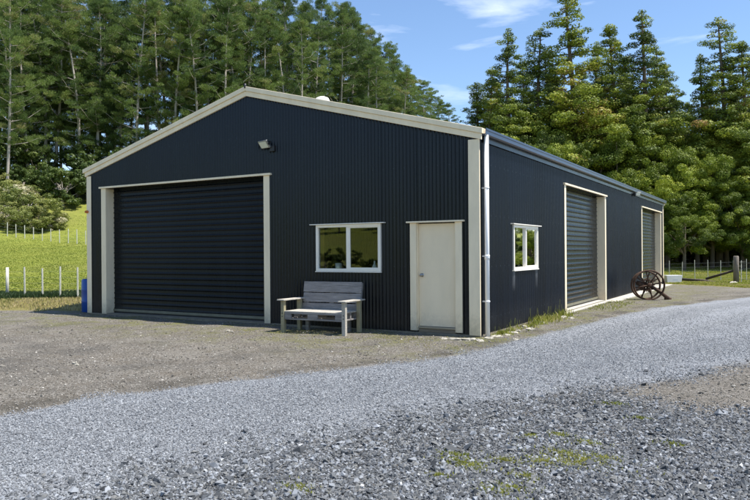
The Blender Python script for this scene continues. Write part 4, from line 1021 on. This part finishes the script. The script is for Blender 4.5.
# light scrub on the slope
scr = [gen_broad(430+i, 4, 3.0, .02, 150, 'scrub', leaf=.20, per=60) for i in range(3)]
SL = ['pale flowering scrub bush at the far left edge of the hillside', 'cream flowered scrub bush second from the left on the slope', 'wide pale scrub bush above the far fence', 'low scrub bush left of the bright grass slope', 'small rounded scrub bush nearest the bright grass slope', 'green scrub bush just above the leftmost far fence posts', 'brownish low scrub bush above the middle of the far fence', 'pale tall scrub bush highest on the left of the slope']
for i, (px, py, dep, s) in enumerate(((2, 212, 80, .95), (14, 214, 78, .85), (28, 216, 77, .95), (40, 219, 75, .80), (50, 222, 74, .55), (8, 226, 73.5, .7), (30, 228, 72.5, .6), (12, 202, 84, .9))):
    p = place(px, dep); z0 = hz(p.x, p.y)-.3; tree('scrub_bush', scr[i % 3], (p.x, p.y, z0), s, gt.uniform(0, 6), SL[i], 'bush', sxy=s*1.25)

# right-hand trees
sp_ = [gen_spire(500+i, 22, rad=r_, sparse=s) for i, (r_, s) in enumerate(((3.3, .05), (2.8, .15), (3.7, .0), (3.1, .22)))]
RT = [(478, 84, 66, 2, .95, 'dark bushy conifer leftmost of the row right of the shed gable'),
      (492, 68, 64, 0, .9, 'second conifer from the left, half hidden by the tall slim one'),
      (512, 30, 62, 1, .95, 'slim conifer with round tufted top above the near gutter end'),
      (541, 30, 63, 3, 1.0, 'open topped conifer just left of the tallest one'),
      (572, -7, 62, 3, 1.1, 'tallest conifer whose tip leaves the top of the photo'),
      (597, 44, 66, 1, .8, 'short pointed conifer just right of the tallest one'),
      (615, 27, 62, 0, .95, 'conifer with a round isolated top tuft right of the tallest one'),
      (644, 15, 61, 1, 1.05, 'tall narrow conifer above the far end of the shed'),
      (665, 66, 62, 2, .85, 'broad reddish green conifer right of the tall narrow one'),
      (556, 70, 67, 2, 1.0, 'full green conifer filling the gap behind the tallest one'),
      (630, 82, 66, 2, .95, 'full green conifer behind the two tall ones above the side wall'),
      (704, 57, 60, 3, .85, 'thin leaning conifer left of the tall open one at the right'),
      (722, 22, 59, 3, 1.0, 'tall open conifer near the right edge with dark round tufts'),
      (747, 44, 58, 0, .95, 'dense conifer at the right edge of the photo'),
      (690, 105, 64, 2, .9, 'short full conifer in the dip between the two right hand groups'),
      (775, 30, 60, 1, 1.0, 'conifer standing just beyond the right edge behind the fence')]
for px, ty in ((485, 98), (500, 84), (524, 62), (549, 52), (584, 72), (604, 78), (626, 60), (655, 50), (676, 98), (712, 84), (733, 74), (758, 62), (640, 98), (565, 98)):
    RT.append((px, ty, 69+(px*7 % 5), (px*3) % 4, .92, 'green conifer in the rear row of the right hand trees'))
for i, (px, ty, dep, q, wx, lab) in enumerate(RT):
    p = place(px, dep); z0 = hz(p.x, p.y)-.1; s = (zat(ty, dep)-z0)/22
    tree('conifer_tree', sp_[q], (p.x, p.y, z0), s, i*1.7, lab, 'tree', sxy=s*wx*1.38, group='rear row of right hand conifers' if 'rear row' in lab else None)
br = [gen_broad(600+i, 9, 3.3, .12, 260, bark='bark_brown') for i in range(4)]
BT = [(505, 150, 58, 'round green tree behind the near end of the side roof'), (532, 140, 56, 'bushy tree above the side window'), (560, 130, 57, 'bushy tree above the near side roller door'),
      (590, 138, 56, 'yellow green tree above the middle of the side wall'), (618, 132, 57, 'bushy tree above the side floodlight'), (645, 142, 54, 'yellow green tree above the far side roller door'),
      (668, 150, 52, 'bushy tree just right of the far shed corner'), (697, 140, 56, 'tall bushy tree behind the lone bright one'), (727, 150, 54, 'bushy tree behind the strainer post'), (757, 148, 54, 'bushy tree at the right edge behind the fence'),
      (684, 196, 49, 'small bright yellow green tree in front of the dark trunks'), (712, 178, 52, 'spreading tree right of the small bright one'), (742, 185, 51, 'spreading tree low at the right edge'), (662, 190, 51, 'low spreading tree beside the far shed corner')]
for i, (px, ty, dep, lab) in enumerate(BT):
    dep += 5 if dep < 55 else 2
    p = place(px, dep); z0 = hz(p.x, p.y)-.1; s = (zat(ty, dep)-z0)/9
    tree('leafy_tree', br[i % 4], (p.x, p.y, z0), s, i*2.1, lab, 'tree', sxy=(min(s, 1.05)*.95 if ty < 170 else s*1.05))
for i in range(20):
    px = 640+i*7.6+gt.uniform(-3, 3); dep = 62+gt.uniform(0, 8); p = place(px, dep); z0 = hz(p.x, p.y)-.3
    tree('bush', und[i % 3], (p.x, p.y, z0), gt.uniform(.6, .9), gt.uniform(0, 6), 'dark bush in the shade behind the trunks of the right hand trees', 'bush', 'dark bushes behind the right hand trunks')
# hedge of trees on the rise behind the viewpoint, seen only mirrored in the window panes
for i in range(14):
    x, y = -60+i*5+gt.uniform(-1.5, 1.5), (-62 if i % 2 else -68)+gt.uniform(-1, 1)
    tree('leafy_tree', br[i % 4], (x, y, hz(x, y)-.2), gt.uniform(.55, .8), i, 'leafy tree on the grass rise opposite the shed front', 'tree', 'trees opposite the shed front')
for i in range(12):  # unseen hedge added behind the viewpoint to darken the front window's reflection
    x, y = -37+i*1.9, -28.5+gt.uniform(-.8, .8)
    tree('bush', und[i % 3], (x, y, hz(x, y)-.3), gt.uniform(.22, .42), i, 'dark bush in the hedge opposite the shed front', 'bush', 'hedge opposite the shed front')
for i, (x, y) in enumerate(((8, 41), (11.5, 38), (15, 41), (18.5, 38), (13, 45), (22, 42))):
    tree('leafy_tree', br[i % 4], (x, y, hz(x, y)-.2), gt.uniform(.42, .55), i*1.3, 'bushy tree of the windbreak beyond the road, mirrored in the side window', 'tree', 'windbreak trees beyond the road')
    tree('bush', und[i % 3], (x+1.5, y+2, hz(x, y)-.3), .5, i, 'dark bush under the windbreak trees beyond the road', 'bush', 'bushes under the windbreak')
